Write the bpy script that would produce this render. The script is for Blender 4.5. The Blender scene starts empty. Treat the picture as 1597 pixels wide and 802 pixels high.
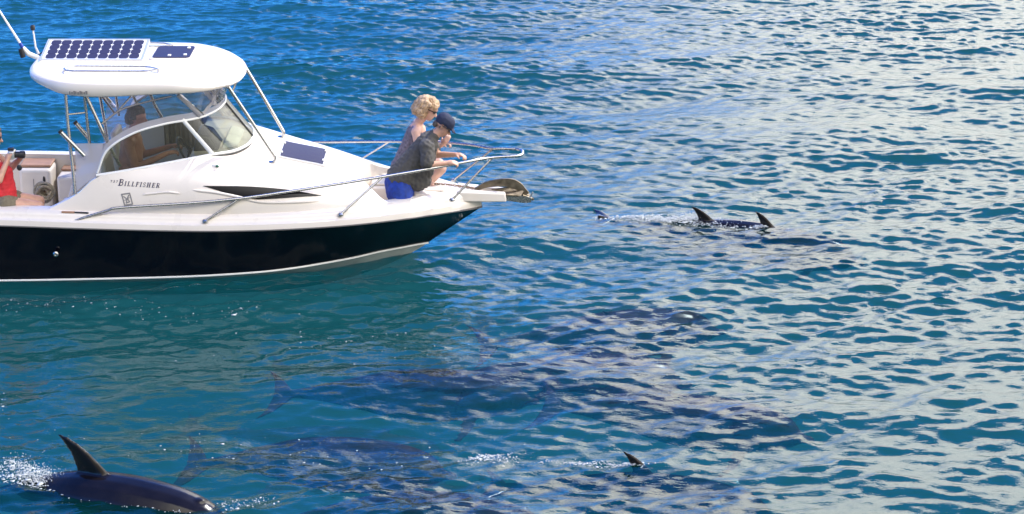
import bpy, math, random
import numpy as np
from mathutils import Vector, Matrix

# ------------------------------------------------------------------ camera, sky, sun, exposure
sc = bpy.context.scene
COL = sc.collection
W_PX, F_PX = 1597.0, 3500.0
cam = bpy.data.cameras.new('camera'); camo = bpy.data.objects.new('camera', cam); COL.objects.link(camo)
cam.sensor_width = 36.0; cam.sensor_fit = 'HORIZONTAL'; cam.lens = 36.0 * F_PX / W_PX
cam.clip_start = 0.1; cam.clip_end = 20000
camo.location = (0, -24.5, 7.58)
camo.rotation_euler = (math.radians(90 - 17.2), 0, 0)
sc.camera = camo

SUN_EL, SUN_AZ = 53.0, 52.0        # azimuth measured from +Y towards +X
world = bpy.data.worlds.new('World'); sc.world = world; world.use_nodes = True
wn, wl = world.node_tree.nodes, world.node_tree.links
wn.clear()
def WN(t, **k):
    n = wn.new(t)
    for a, b in k.items(): setattr(n, a, b)
    return n
def wmath(op, a, b=None, c=None, clamp=False):
    n = WN('ShaderNodeMath', operation=op, use_clamp=clamp)
    for i, v in enumerate((a, b, c)):
        if v is None: continue
        if isinstance(v, (int, float)): n.inputs[i].default_value = v
        else: wl.new(v, n.inputs[i])
    return n.outputs[0]
def wsmooth(v, lo, hi):
    n = WN('ShaderNodeMapRange', interpolation_type='SMOOTHSTEP')
    wl.new(v, n.inputs['Value'])
    for nm, x in (('From Min', lo), ('From Max', hi)): n.inputs[nm].default_value = x
    return n.outputs[0]
sky = WN('ShaderNodeTexSky', sky_type='NISHITA')
sky.sun_disc = False; sky.sun_elevation = math.radians(SUN_EL); sky.sun_rotation = math.radians(SUN_AZ)
sky.altitude = 0; sky.air_density = 1.0; sky.dust_density = 0.15; sky.ozone_density = 3.0
tc = WN('ShaderNodeTexCoord')
sep = WN('ShaderNodeSeparateXYZ'); wl.new(tc.outputs['Generated'], sep.inputs[0])
az = wmath('ARCTAN2', sep.outputs['X'], sep.outputs['Y'])          # 0 = straight ahead, + = right
el = wmath('ARCSINE', sep.outputs['Z'])
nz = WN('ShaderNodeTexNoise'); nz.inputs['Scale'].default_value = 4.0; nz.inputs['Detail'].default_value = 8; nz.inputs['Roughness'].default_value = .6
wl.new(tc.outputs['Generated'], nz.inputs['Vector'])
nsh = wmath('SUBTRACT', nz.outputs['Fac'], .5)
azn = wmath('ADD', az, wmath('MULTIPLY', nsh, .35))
eln = wmath('SUBTRACT', wmath('ADD', el, wmath('MULTIPLY', nsh, .22)), wmath('MULTIPLY', wsmooth(wmath('ABSOLUTE', az), 1.2, 2.5), .5))   # cloud raised behind the camera, added as neutral fill for the boat's near side
m_az = wmath('ADD', wsmooth(azn, -.05, .15), wmath('SUBTRACT', 1.0, wsmooth(azn, -2.7, -2.2)), clamp=True)   # cloud ahead-right; its run round behind is added fill; open blue sky left
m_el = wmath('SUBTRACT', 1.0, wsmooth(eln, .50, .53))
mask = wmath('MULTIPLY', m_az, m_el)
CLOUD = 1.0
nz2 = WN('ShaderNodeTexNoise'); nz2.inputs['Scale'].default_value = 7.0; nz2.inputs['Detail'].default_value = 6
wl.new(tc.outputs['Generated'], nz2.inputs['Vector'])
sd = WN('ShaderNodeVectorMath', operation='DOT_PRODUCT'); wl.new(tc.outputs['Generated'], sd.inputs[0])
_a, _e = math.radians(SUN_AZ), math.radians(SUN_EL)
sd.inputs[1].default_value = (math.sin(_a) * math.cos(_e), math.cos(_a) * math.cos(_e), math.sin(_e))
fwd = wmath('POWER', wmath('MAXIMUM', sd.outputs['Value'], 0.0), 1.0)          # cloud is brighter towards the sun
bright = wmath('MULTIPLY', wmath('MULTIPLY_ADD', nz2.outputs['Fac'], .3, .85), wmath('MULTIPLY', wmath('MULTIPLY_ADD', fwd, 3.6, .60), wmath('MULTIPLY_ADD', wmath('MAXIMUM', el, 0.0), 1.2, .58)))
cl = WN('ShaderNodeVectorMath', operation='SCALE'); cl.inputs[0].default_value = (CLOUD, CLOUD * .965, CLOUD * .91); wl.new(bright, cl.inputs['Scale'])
SKY = .15
ss = WN('ShaderNodeVectorMath', operation='MULTIPLY'); ss.inputs[1].default_value = (SKY * .16, SKY * .72, SKY * 1.75); wl.new(sky.outputs[0], ss.inputs[0])
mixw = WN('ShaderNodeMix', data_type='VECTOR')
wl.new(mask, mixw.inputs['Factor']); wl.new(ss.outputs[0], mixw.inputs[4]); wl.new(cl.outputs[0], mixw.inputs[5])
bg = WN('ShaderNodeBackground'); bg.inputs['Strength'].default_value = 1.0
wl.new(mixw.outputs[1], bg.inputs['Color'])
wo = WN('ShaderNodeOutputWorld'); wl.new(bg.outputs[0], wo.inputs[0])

sun = bpy.data.lights.new('sun', 'SUN'); sun.energy = 3.6; sun.angle = math.radians(.5); sun.color = (1, .955, .88)
suno = bpy.data.objects.new('sun', sun); COL.objects.link(suno)
sdir = Vector((math.sin(math.radians(SUN_AZ)) * math.cos(math.radians(SUN_EL)), math.cos(math.radians(SUN_AZ)) * math.cos(math.radians(SUN_EL)), math.sin(math.radians(SUN_EL))))
suno.rotation_euler = sdir.to_track_quat('Z', 'Y').to_euler(); suno.location = sdir * 60
sc.view_settings.view_transform = 'Standard'; sc.view_settings.look = 'None'
sc.view_settings.exposure = 0.40; sc.view_settings.gamma = 1.0; sc.view_settings.use_curve_mapping = False
sc.render.engine = 'CYCLES'
sc.cycles.use_denoising = True
sc.cycles.max_bounces = 10; sc.cycles.transparent_max_bounces = 24; sc.cycles.transmission_bounces = 8
sc.cycles.caustics_reflective = False; sc.cycles.caustics_refractive = False
sc.cycles.sample_clamp_indirect = 8.0

rng = np.random.default_rng(7); random.seed(7)
HEEL = math.radians(2.0)

# ------------------------------------------------------------------ materials
def newmat(name):
    m = bpy.data.materials.new(name); m.use_nodes = True
    return m, m.node_tree.nodes, m.node_tree.links
def principled(name, col, rough=.5, metal=0., coat=0., noise=0., nscale=8., bump=0., bscale=40., spec=.5, sss=0., ramp=None):
    m, n, l = newmat(name); b = n['Principled BSDF']
    b.inputs['Base Color'].default_value = (*col, 1); b.inputs['Roughness'].default_value = rough
    b.inputs['Metallic'].default_value = metal; b.inputs['Coat Weight'].default_value = coat; b.inputs['Coat Roughness'].default_value = .06
    b.inputs['Specular IOR Level'].default_value = spec
    if sss: b.inputs['Subsurface Weight'].default_value = sss; b.inputs['Subsurface Radius'].default_value = (.02, .008, .004)
    t = n.new('ShaderNodeTexCoord')
    if noise:
        x = n.new('ShaderNodeTexNoise'); x.inputs['Scale'].default_value = nscale; x.inputs['Detail'].default_value = 6
        l.new(t.outputs['Object'], x.inputs['Vector'])
        r = n.new('ShaderNodeMix'); r.data_type = 'RGBA'
        a = tuple(min(1, c * (1 - noise)) for c in col); c2 = ramp or tuple(min(1, c * (1 + noise * .6)) for c in col)
        r.inputs[6].default_value = (*a, 1); r.inputs[7].default_value = (*c2, 1)
        mr = n.new('ShaderNodeMapRange'); mr.inputs[1].default_value = .3; mr.inputs[2].default_value = .7
        l.new(x.outputs['Fac'], mr.inputs[0]); l.new(mr.outputs[0], r.inputs['Factor']); l.new(r.outputs[2], b.inputs['Base Color'])
        q = n.new('ShaderNodeMapRange'); q.inputs[3].default_value = max(.02, rough - .08); q.inputs[4].default_value = min(1, rough + .12)
        l.new(x.outputs['Fac'], q.inputs[0]); l.new(q.outputs[0], b.inputs['Roughness'])
    if bump:
        x = n.new('ShaderNodeTexNoise'); x.inputs['Scale'].default_value = bscale; x.inputs['Detail'].default_value = 5
        l.new(t.outputs['Object'], x.inputs['Vector'])
        bp = n.new('ShaderNodeBump'); bp.inputs['Strength'].default_value = bump; bp.inputs['Distance'].default_value = .01
        l.new(x.outputs['Fac'], bp.inputs['Height']); l.new(bp.outputs[0], b.inputs['Normal'])
    return m
M = {}
M['gel'] = principled('white_gelcoat', (.80, .73, .65), .28, coat=.3, noise=.045, nscale=3)
M['gel2'] = principled('cream_liner', (.70, .64, .56), .42, noise=.08, nscale=5)
M['black'] = principled('black_gelcoat', (.003, .003, .007), .14, coat=.0, spec=.32)
M['bottom'] = principled('pale_antifoul', (.62, .63, .58), .5, noise=.15, nscale=6)
M['trim'] = principled('rub_trim', (.16, .15, .15), .45)
M['steel'] = principled('stainless_steel', (.50, .49, .47), .24, metal=1., noise=.08, nscale=30)
M['bronze'] = principled('galvanised_anchor', (.24, .195, .135), .42, metal=.85, noise=.5, nscale=14, bump=.2)
M['dark'] = principled('dark_plastic', (.02, .02, .022), .4)
M['navy'] = principled('solar_cell_blue', (.030, .029, .068), .5, spec=.2, coat=.0, noise=.15, nscale=20)
M['white'] = principled('white_plastic', (.82, .82, .80), .4)
M['alu'] = principled('aluminium_frame', (.70, .69, .66), .35, metal=.6)
M['smoke'] = principled('smoked_window', (.006, .006, .008), .12, coat=.0, spec=.2)
M['rubber'] = principled('black_rubber', (.015, .015, .015), .6)
M['blue'] = principled('blue_plastic', (.02, .05, .35), .4)
M['green'] = principled('green_lens', (.0, .12, .06), .15)
M['ink'] = principled('dark_lettering', (.05, .045, .09), .4)
M['greyink'] = principled('grey_print', (.22, .21, .21), .5)
M['rope'] = principled('rope', (.38, .33, .24), .9, noise=.4, nscale=60, bump=.6, bscale=120)
M['brown'] = principled('brown_pad', (.36, .20, .12), .6, noise=.2)
M['chain'] = principled('rusty_chain', (.30, .20, .13), .6, metal=.5, noise=.4, nscale=60)
M['curtain'] = principled('striped_curtain', (.30, .26, .17), .8, noise=.3, nscale=14)
M['skin'] = principled('skin', (.60, .34, .24), .5, noise=.12, nscale=18, sss=.08)
M['skin_pale'] = principled('skin_pale', (.66, .40, .31), .5, noise=.12, nscale=18, sss=.08)
M['skin_red'] = principled('skin_sunburnt', (.50, .24, .17), .5, noise=.12, nscale=18, sss=.08)
M['shirt'] = principled('charcoal_shirt', (.085, .08, .074), .85, noise=.2, nscale=30, bump=.5, bscale=26)
M['shorts'] = principled('blue_shorts', (.015, .05, .31), .8, noise=.35, nscale=20, bump=.4, bscale=30)
M['cap'] = principled('navy_cap', (.018, .025, .06), .8, noise=.2, nscale=40)
M['khaki'] = principled('khaki_shorts', (.19, .16, .11), .9, noise=.2, nscale=40, bump=.4)
M['red'] = principled('red_top', (.62, .03, .04), .8, noise=.2, nscale=12, bump=.4, bscale=20)
M['singlet'] = principled('grey_singlet', (.17, .15, .19), .85, noise=.5, nscale=40)
M['hair'] = principled('blond_hair', (.55, .375, .225), .55, noise=.45, nscale=45, bump=.8, bscale=90)
M['hair_b'] = principled('brown_hair', (.12, .065, .035), .55, noise=.45, nscale=45, bump=.8, bscale=90)
M['hair_g'] = principled('greying_hair', (.10, .08, .07), .6, noise=.45, nscale=60, bump=.8, bscale=90)
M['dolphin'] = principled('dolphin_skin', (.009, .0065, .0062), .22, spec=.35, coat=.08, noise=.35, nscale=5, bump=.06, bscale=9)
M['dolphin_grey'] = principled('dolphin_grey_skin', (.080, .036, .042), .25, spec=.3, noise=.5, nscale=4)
M['silver'] = principled('silver_camera', (.6, .6, .6), .3, metal=.6)

def glass(name, tint, milk=0., milkcol=(.8, .8, .85)):
    m, n, l = newmat(name); n.remove(n['Principled BSDF']); o = n['Material Output']
    t = n.new('ShaderNodeBsdfTransparent'); t.inputs[0].default_value = (*tint, 1)
    g = n.new('ShaderNodeBsdfGlossy'); g.inputs['Roughness'].default_value = .03
    fr = n.new('ShaderNodeFresnel'); fr.inputs[0].default_value = 1.5
    body = t.outputs[0]
    if milk:
        d = n.new('ShaderNodeBsdfDiffuse'); d.inputs[0].default_value = (*milkcol, 1)
        tl = n.new('ShaderNodeBsdfTranslucent'); tl.inputs[0].default_value = (*milkcol, 1)
        dd = n.new('ShaderNodeMixShader'); l.new(d.outputs[0], dd.inputs[1]); l.new(tl.outputs[0], dd.inputs[2])
        mx = n.new('ShaderNodeMixShader'); mx.inputs[0].default_value = milk
        l.new(body, mx.inputs[1]); l.new(dd.outputs[0], mx.inputs[2]); body = mx.outputs[0]
    m2 = n.new('ShaderNodeMixShader'); l.new(fr.outputs[0], m2.inputs[0]); l.new(body, m2.inputs[1]); l.new(g.outputs[0], m2.inputs[2])
    l.new(m2.outputs[0], o.inputs[0]); return m
M['glass'] = glass('windscreen_glass', (.58, .61, .52), .04, (.7, .75, .6))
M['vinyl'] = glass('clear_vinyl', (.86, .86, .92), .10)
M['vinyl_edge'] = glass('white_vinyl_border', (.8, .8, .85), .75, (.72, .70, .74))

# ------------------------------------------------------------------ mesh helpers
class G:
    def __init__(s): s.v = []; s.f = []
    def add(s, v, f):
        b = len(s.v); s.v += [tuple(map(float, p)) for p in v]; s.f += [tuple(i + b for i in q) for q in f]; return s
def finish(me, mat, smooth=True, angle=None):
    if mat is not None: me.materials.append(M[mat] if isinstance(mat, str) else mat)
    if smooth:
        me.polygons.foreach_set('use_smooth', [True] * len(me.polygons))
        if angle is not None: me.set_sharp_from_angle(angle=math.radians(angle))
    me.update(); return me
def obj(name, g, mat, parent=None, smooth=True, angle=40, bevel=0., seg=2):
    me = bpy.data.meshes.new(name); me.from_pydata(g.v, [], g.f)
    finish(me, mat, smooth, angle)
    o = bpy.data.objects.new(name, me); COL.objects.link(o)
    if parent is not None: o.parent = parent
    if bevel:
        b = o.modifiers.new('bevel', 'BEVEL'); b.width = bevel; b.segments = seg; b.limit_method = 'ANGLE'; b.angle_limit = math.radians(35)
    return o
def empty(name, loc=(0, 0, 0), rot=(0, 0, 0)):
    o = bpy.data.objects.new(name, None); COL.objects.link(o); o.location = loc; o.rotation_euler = rot; o.empty_display_size = .2; return o
def tag(o, label=None, cat=None, group=None, kind=None):
    if label: o['label'] = label
    if cat: o['category'] = cat
    if group: o['group'] = group
    if kind: o['kind'] = kind
    return o
def grid(P, closed_u=False, flip=False):
    """P: array nu x nv x 3"""
    P = np.asarray(P); nu, nv = P.shape[:2]
    v = P.reshape(-1, 3); f = []
    for i in range(nu if closed_u else nu - 1):
        a = i; b = (i + 1) % nu
        for j in range(nv - 1):
            q = (a * nv + j, b * nv + j, b * nv + j + 1, a * nv + j + 1)
            f.append(q[::-1] if flip else q)
    return v, f
def frames(pts):
    pts = [Vector(p) for p in pts]; n = len(pts); T = []
    for i in range(n):
        T.append((pts[min(i + 1, n - 1)] - pts[max(i - 1, 0)]).normalized())
    a = Vector((0, 0, 1)) if abs(T[0].z) < .9 else Vector((1, 0, 0))
    U = (a - T[0] * a.dot(T[0])).normalized(); out = []
    for i in range(n):
        U = (U - T[i] * U.dot(T[i])).normalized(); out.append((pts[i], T[i], U, T[i].cross(U)))
    return out
def tube(g, pts, r, n=10, flat=1.0, caps=True):
    fr = frames(pts); k = len(fr); rs = r if hasattr(r, '__len__') else [r] * k
    V = []; F = []
    for i, (p, t, u, w) in enumerate(fr):
        for j in range(n):
            a = 2 * math.pi * j / n
            V.append(p + u * math.cos(a) * rs[i] + w * math.sin(a) * rs[i] * flat)
    for i in range(k - 1):
        for j in range(n):
            F.append((i * n + j, i * n + (j + 1) % n, (i + 1) * n + (j + 1) % n, (i + 1) * n + j))
    if caps: F.append(tuple(range(n))[::-1]); F.append(tuple((k - 1) * n + j for j in range(n)))
    return g.add(V, F)
def box(g, x0, x1, y0, y1, z0, z1):
    v = [(x, y, z) for z in (z0, z1) for y in (y0, y1) for x in (x0, x1)]
    return g.add(v, [(0, 2, 3, 1), (4, 5, 7, 6), (0, 1, 5, 4), (2, 6, 7, 3), (0, 4, 6, 2), (1, 3, 7, 5)])
def hexa(g, b, t):
    """8 corner block: bottom 4 (ccw), top 4"""
    return g.add(list(b) + list(t), [(3, 2, 1, 0), (4, 5, 6, 7), (0, 1, 5, 4), (1, 2, 6, 5), (2, 3, 7, 6), (3, 0, 4, 7)])
def prism(g, poly, axis_off):
    n = len(poly); o = Vector(axis_off); v = [Vector(p) for p in poly] + [Vector(p) + o for p in poly]
    f = [tuple(range(n))[::-1], tuple(range(n, 2 * n))] + [(i, (i + 1) % n, n + (i + 1) % n, n + i) for i in range(n)]
    return g.add(v, f)
def lathe(g, prof, c, axis='z', n=20):
    V = []; F = []
    for (r, h) in prof:
        for j in range(n):
            a = 2 * math.pi * j / n; x, y, z = r * math.cos(a), r * math.sin(a), h
            if axis == 'x': x, y, z = z, x, y
            if axis == 'y': x, y, z = y, z, x
            V.append((c[0] + x, c[1] + y, c[2] + z))
    k = len(prof)
    for i in range(k - 1):
        for j in range(n): F.append((i * n + j, i * n + (j + 1) % n, (i + 1) * n + (j + 1) % n, (i + 1) * n + j))
    F.append(tuple(range(n))[::-1]); F.append(tuple((k - 1) * n + j for j in range(n)))
    return g.add(V, F)
def catmull(pts, n):
    P = np.asarray(pts, float); k = len(P); t = np.linspace(0, k - 1, n); out = []
    for s in t:
        i = min(int(s), k - 2); u = s - i
        p0 = P[i - 1] if i > 0 else 2 * P[0] - P[1]; p1 = P[i]; p2 = P[i + 1]; p3 = P[i + 2] if i + 2 < k else 2 * P[-1] - P[-2]
        out.append(.5 * (2 * p1 + (p2 - p0) * u + (2 * p0 - 5 * p1 + 4 * p2 - p3) * u * u + (3 * p1 - p0 - 3 * p2 + p3) * u ** 3))
    return np.array(out)
class Pchip:
    def __init__(s, x, y):
        s.x = np.array(x, float); s.y = np.array(y, float); h = np.diff(s.x); d = np.diff(s.y) / h; m = np.zeros_like(s.y)
        for i in range(1, len(m) - 1):
            if d[i - 1] * d[i] > 0:
                w1 = 2 * h[i] + h[i - 1]; w2 = h[i] + 2 * h[i - 1]; m[i] = (w1 + w2) / (w1 / d[i - 1] + w2 / d[i])
        m[0] = d[0]; m[-1] = d[-1]; s.m = m; s.h = h
    def __call__(s, q):
        q = np.clip(q, s.x[0], s.x[-1]); i = np.clip(np.searchsorted(s.x, q) - 1, 0, len(s.h) - 1)
        t = (q - s.x[i]) / s.h[i]; h = s.h[i]
        return (2*t**3-3*t**2+1)*s.y[i] + (t**3-2*t**2+t)*h*s.m[i] + (-2*t**3+3*t**2)*s.y[i+1] + (t**3-t**2)*h*s.m[i+1]
_ico = None
def ico(level=2):
    import bmesh
    bm = bmesh.new(); bmesh.ops.create_icosphere(bm, subdivisions=level, radius=1)
    v = np.array([p.co[:] for p in bm.verts]); f = [tuple(q.index for q in p.verts) for p in bm.faces]; bm.free(); return v, f
ICO_V, ICO_F = ico(2)
ICO1_V, ICO1_F = ico(1)
def blob(name, caps, mat, parent=None, voxel=.012, smooth=4, extra=None, noise=0.):
    """tapered capsules (p0, r0, p1, r1) united into one continuous surface"""
    g = G()
    for c in caps:
        p0, r0, p1, r1 = c[:4]; sc_ = c[4] if len(c) > 4 else (1, 1, 1)
        p0 = np.array(p0, float); p1 = np.array(p1, float); L = np.linalg.norm(p1 - p0); n = max(1, int(math.ceil(L / (.35 * min(r0, r1)))))
        for i in range(n + 1):
            t = i / n; r = r0 + (r1 - r0) * t
            g.add(ICO_V * r * np.array(sc_) + p0 + (p1 - p0) * t, ICO_F)
    if extra: g.add(*extra)
    me = bpy.data.meshes.new(name + '_src'); me.from_pydata(g.v, [], g.f); o = bpy.data.objects.new(name + '_src', me); COL.objects.link(o)
    r = o.modifiers.new('r', 'REMESH'); r.mode = 'VOXEL'; r.voxel_size = voxel
    if smooth: s = o.modifiers.new('s', 'SMOOTH'); s.factor = .5; s.iterations = smooth
    dg = bpy.context.evaluated_depsgraph_get(); m2 = bpy.data.meshes.new_from_object(o.evaluated_get(dg)); m2.name = name
    bpy.data.objects.remove(o); bpy.data.meshes.remove(me)
    if noise:
        n = len(m2.vertices); co = np.empty(n * 3); m2.vertices.foreach_get('co', co); no = np.empty(n * 3); m2.vertex_normals.foreach_get('vector', no)
        co = co.reshape(-1, 3); no = no.reshape(-1, 3); ph = rng.uniform(0, 6.28, (10, 1)); K = rng.normal(0, 1, (10, 3)); K = K / np.linalg.norm(K, axis=1)[:, None] * rng.uniform(60, 170, (10, 1))
        d = np.sin(K @ co.T + ph).sum(0) / 3.2
        co = co + no * (d * noise)[:, None]; m2.vertices.foreach_set('co', co.ravel())
    m2.materials.clear(); finish(m2, mat, True, None)
    ob = bpy.data.objects.new(name, m2); COL.objects.link(ob)
    if parent is not None: ob.parent = parent
    return ob
def mirror_y(P):
    P = np.array(P, float).copy(); P[..., 1] *= -1; return P

# ================================================================== WATER
def water_heights():
    N, D = 1024, .04; Ls = N * D
    k = 2 * np.pi * np.fft.fftfreq(N, D); KX, KY = np.meshgrid(k, k, indexing='ij'); K = np.hypot(KX, KY); K[0, 0] = 1
    th = np.arctan2(KY, KX)
    wind = math.radians(100)
    def field(lmin, lmax, p, spread, slope, seed, wd):
        r = np.random.default_rng(seed)
        kmin, kmax = 2 * np.pi / lmax, 2 * np.pi / lmin
        A = K ** (-p) * np.exp(-(kmin / K) ** 4) * np.exp(-(K / kmax) ** 2)
        A = A * (np.abs(np.cos(th - wd)) ** spread + .06)
        A[0, 0] = 0
        h = np.fft.ifft2(A * (r.normal(size=K.shape) + 1j * r.normal(size=K.shape))).real
        Z = np.fft.fft2(h); dx = np.fft.ifft2(-1j * KX / K * Z).real; dy = np.fft.ifft2(-1j * KY / K * Z).real
        gx, gy = np.gradient(h, D); s = math.sqrt((gx ** 2 + gy ** 2).mean()); return np.stack([dx, dy, h]) * slope / s
    long_ = field(1.8, 6.0, 2.0, 3.0, .05, 3, wind)
    mid = field(.5, 1.8, 2.0, 1.6, .076, 5, math.radians(96))
    fine = field(.115, .38, 2.0, 1.2, .145, 8, math.radians(92))
    x = (np.arange(N) - N / 2) * D
    return x, long_, mid, fine
def build_water():
    x, lo, mi, fi = water_heights()
    X, Y = np.meshgrid(x, x, indexing='ij'); Y = Y + 3.0
    # the hull shelters the water on its near side: shorter waves are lower there
    lee = np.exp(-(((X + 3.6) / 3.3) ** 2 + ((Y + 3.4) / 2.6) ** 2))
    DV = lo + mi * (1 - .2 * lee) + fi * (1 - .25 * lee)
    # wind patches
    r = np.random.default_rng(21); k = np.fft.fftfreq(len(x), .04); KX, KY = np.meshgrid(k, k, indexing='ij')
    gust = np.fft.ifft2(np.exp(-(np.hypot(KX * 1.6, KY) / .22) ** 2) * np.fft.fft2(r.normal(size=X.shape))).real; gust = np.clip(gust / gust.std(), -1.8, 1.8)
    DV = DV + .20 * gust * fi + .14 * gust * mi
    # small waves lapping along the near side of the hull
    yh = np.interp(X, [-7.1, -4.5, -2.8, -2.05, -1.5, -1.2], [-1.06, -1.07, -.93, -.66, -.34, -.1]); d = np.maximum(0, yh - Y) ; on = np.clip((-1.0 - X) / .5, 0, 1) * (Y < 0)
    DV[2] += .011 * on * np.exp(-d / .55) * np.sin(2 * np.pi * d / .27 + 1.7 * np.sin(X * 3.1) + 1.1 * np.sin(X * 7.3 + 1))
    i0, i1 = np.searchsorted(x, -15.0), np.searchsorted(x, 15.0); j0, j1 = np.searchsorted(x + 3, -12.5), np.searchsorted(x + 3, 20.5)
    # settle to flat at the edge of the detailed patch
    ex = np.clip((15.0 - np.abs(X)) / 2.0, 0, 1); ey = np.clip(np.minimum(Y + 12.5, 20.4 - Y) / 2.0, 0, 1)
    DV = DV * ex * ey; Hh = DV[2]; CH = 1.0
    P = np.stack([X - CH * DV[0], Y - CH * DV[1], Hh], -1)[i0:i1, j0:j1]
    nu, nv = P.shape[:2]; idx = np.arange(nu * nv).reshape(nu, nv)
    q = np.stack([idx[:-1, :-1], idx[1:, :-1], idx[1:, 1:], idx[:-1, 1:]], -1).reshape(-1, 4)
    xa, xb, ya, yb = P[0, 0, 0], P[-1, 0, 0], P[0, 0, 1], P[0, -1, 1]
    B = 6000.
    ov = [(-B, -B, 0), (B, -B, 0), (B, B, 0), (-B, B, 0), (xa, ya, 0), (xb, ya, 0), (xb, yb, 0), (xa, yb, 0)]
    base = nu * nv
    oq = np.array([(0, 1, 5, 4), (1, 2, 6, 5), (2, 3, 7, 6), (3, 0, 4, 7)]) + base
    V = np.concatenate([P.reshape(-1, 3), np.array(ov)]); Q = np.concatenate([q, oq])
    me = bpy.data.meshes.new('water'); me.vertices.add(len(V)); me.vertices.foreach_set('co', V.ravel())
    me.loops.add(Q.size); me.loops.foreach_set('vertex_index', Q.ravel().astype(np.int32))
    me.polygons.add(len(Q)); me.polygons.foreach_set('loop_start', np.arange(0, Q.size, 4, dtype=np.int32)); me.polygons.foreach_set('loop_total', np.full(len(Q), 4, np.int32))
    me.update(calc_edges=True); me.validate()
    finish(me, water_mat(), True, None)
    o = bpy.data.objects.new('water', me); COL.objects.link(o); tag(o, 'rippled blue and teal sea water around the boat', None, None, 'structure')
    def height(px, py):
        i = int(round((px - x[0]) / .04)); j = int(round((py - 3 - x[0]) / .04)); return float(Hh[i, j])
    return o, height
def water_mat():
    m, n, l = newmat('sea_water'); n.remove(n['Principled BSDF']); out = n['Material Output']
    t = n.new('ShaderNodeTexCoord')
    mp = n.new('ShaderNodeMapping'); mp.inputs['Scale'].default_value = (.75, 1.25, 1); mp.inputs['Rotation'].default_value = (0, 0, .12); l.new(t.outputs['Object'], mp.inputs[0])
    a = n.new('ShaderNodeTexNoise'); a.inputs['Scale'].default_value = 10; a.inputs['Detail'].default_value = 3; a.inputs['Roughness'].default_value = .55; l.new(mp.outputs[0], a.inputs['Vector'])
    bp = n.new('ShaderNodeBump'); bp.inputs['Strength'].default_value = .35; bp.inputs['Distance'].default_value = .022; l.new(a.outputs['Fac'], bp.inputs['Height'])
    big = n.new('ShaderNodeTexNoise'); big.inputs['Scale'].default_value = .35; big.inputs['Detail'].default_value = 3; l.new(t.outputs['Object'], big.inputs['Vector'])
    cm = n.new('ShaderNodeMix'); cm.data_type = 'RGBA'
    cm.inputs[6].default_value = (.001, .085, .095, 1); cm.inputs[7].default_value = (.001, .095, .080, 1); l.new(big.outputs['Fac'], cm.inputs['Factor'])
    d = n.new('ShaderNodeBsdfDiffuse'); l.new(cm.outputs[2], d.inputs[0])
    rf = n.new('ShaderNodeBsdfRefraction'); rf.inputs['IOR'].default_value = 1.33; rf.inputs['Roughness'].default_value = .02; rf.inputs[0].default_value = (.55, .85, .95, 1); l.new(bp.outputs[0], rf.inputs['Normal'])
    tr = n.new('ShaderNodeBsdfTransparent'); tr.inputs[0].default_value = (.86, .95, .97, 1)
    see = n.new('ShaderNodeMixShader'); see.inputs[0].default_value = .68; l.new(rf.outputs[0], see.inputs[1]); l.new(tr.outputs[0], see.inputs[2])
    body = n.new('ShaderNodeMixShader'); body.inputs[0].default_value = .86; l.new(d.outputs[0], body.inputs[1]); l.new(see.outputs[0], body.inputs[2])
    gl = n.new('ShaderNodeBsdfGlossy'); gl.inputs['Roughness'].default_value = .02; l.new(bp.outputs[0], gl.inputs['Normal'])
    fr = n.new('ShaderNodeFresnel'); fr.inputs[0].default_value = 1.42; l.new(bp.outputs[0], fr.inputs['Normal'])
    mx = n.new('ShaderNodeMixShader'); l.new(fr.outputs[0], mx.inputs[0]); l.new(body.outputs[0], mx.inputs[1]); l.new(gl.outputs[0], mx.inputs[2])
    l.new(mx.outputs[0], out.inputs[0]); return m
water, wh = build_water()
g = G(); g.add([(-6000, -6000, -60), (6000, -6000, -60), (6000, 6000, -60), (-6000, 6000, -60)], [(0, 1, 2, 3)])
tag(obj('seabed', g, principled('seabed', (.0005, .105, .115), 1.), smooth=False), None, None, None, 'structure')

# ================================================================== BOAT (boat frame: x forward, +y far side, z up; root carries the slight heel)
boat = empty('motor_boat', (0, 0, 0), (HEEL, 0, 0))
tag(boat, 'white cabin motor boat with black hull, hardtop and long bow rail', 'boat')
def part(name, g, mat, parent=None, **k): return obj(name, g, mat, parent or boat, **k)

# ---- hull lines (near side has negative y; mirrored)
S = [(-7.1, 1.17, .80), (-6.2, 1.19, .785), (-5.5, 1.2, .773), (-4.5, 1.22, .744), (-3.46, 1.2, .712), (-2.77, 1.14, .70), (-2.2, 1.05, .697), (-1.74, .93, .693), (-1.3, .74, .682), (-1.0, .56, .667), (-.7, .34, .645), (-.5, .17, .622), (-.345, .02, .604)]
Cc = [(-7.1, 1.04, .06), (-6.2, 1.06, .065), (-5.5, 1.07, .07), (-4.5, 1.06, .085), (-3.5, 1.02, .10), (-2.8, .92, .112), (-2.4, .80, .12), (-2.05, .65, .13), (-1.75, .50, .14), (-1.5, .34, .148), (-1.25, .18, .158), (-1.08, .075, .168), (-.954, .012, .176)]
Kk = [(-7.1, 0, -.45), (-6.2, 0, -.46), (-5.5, 0, -.46), (-4.5, 0, -.46), (-3.5, 0, -.45), (-2.8, 0, -.42), (-2.4, 0, -.37), (-2.05, 0, -.30), (-1.75, 0, -.215), (-1.5, 0, -.125), (-1.25, 0, -.01), (-1.08, 0, .09), (-.954, 0, .17)]
NS = 64
Cc = [(x, y, z + .032 * min(1, y / .3)) for x, y, z in Cc]
S_, C_, K_ = catmull(S, NS), catmull(Cc, NS), catmull(Kk, NS)
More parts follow.
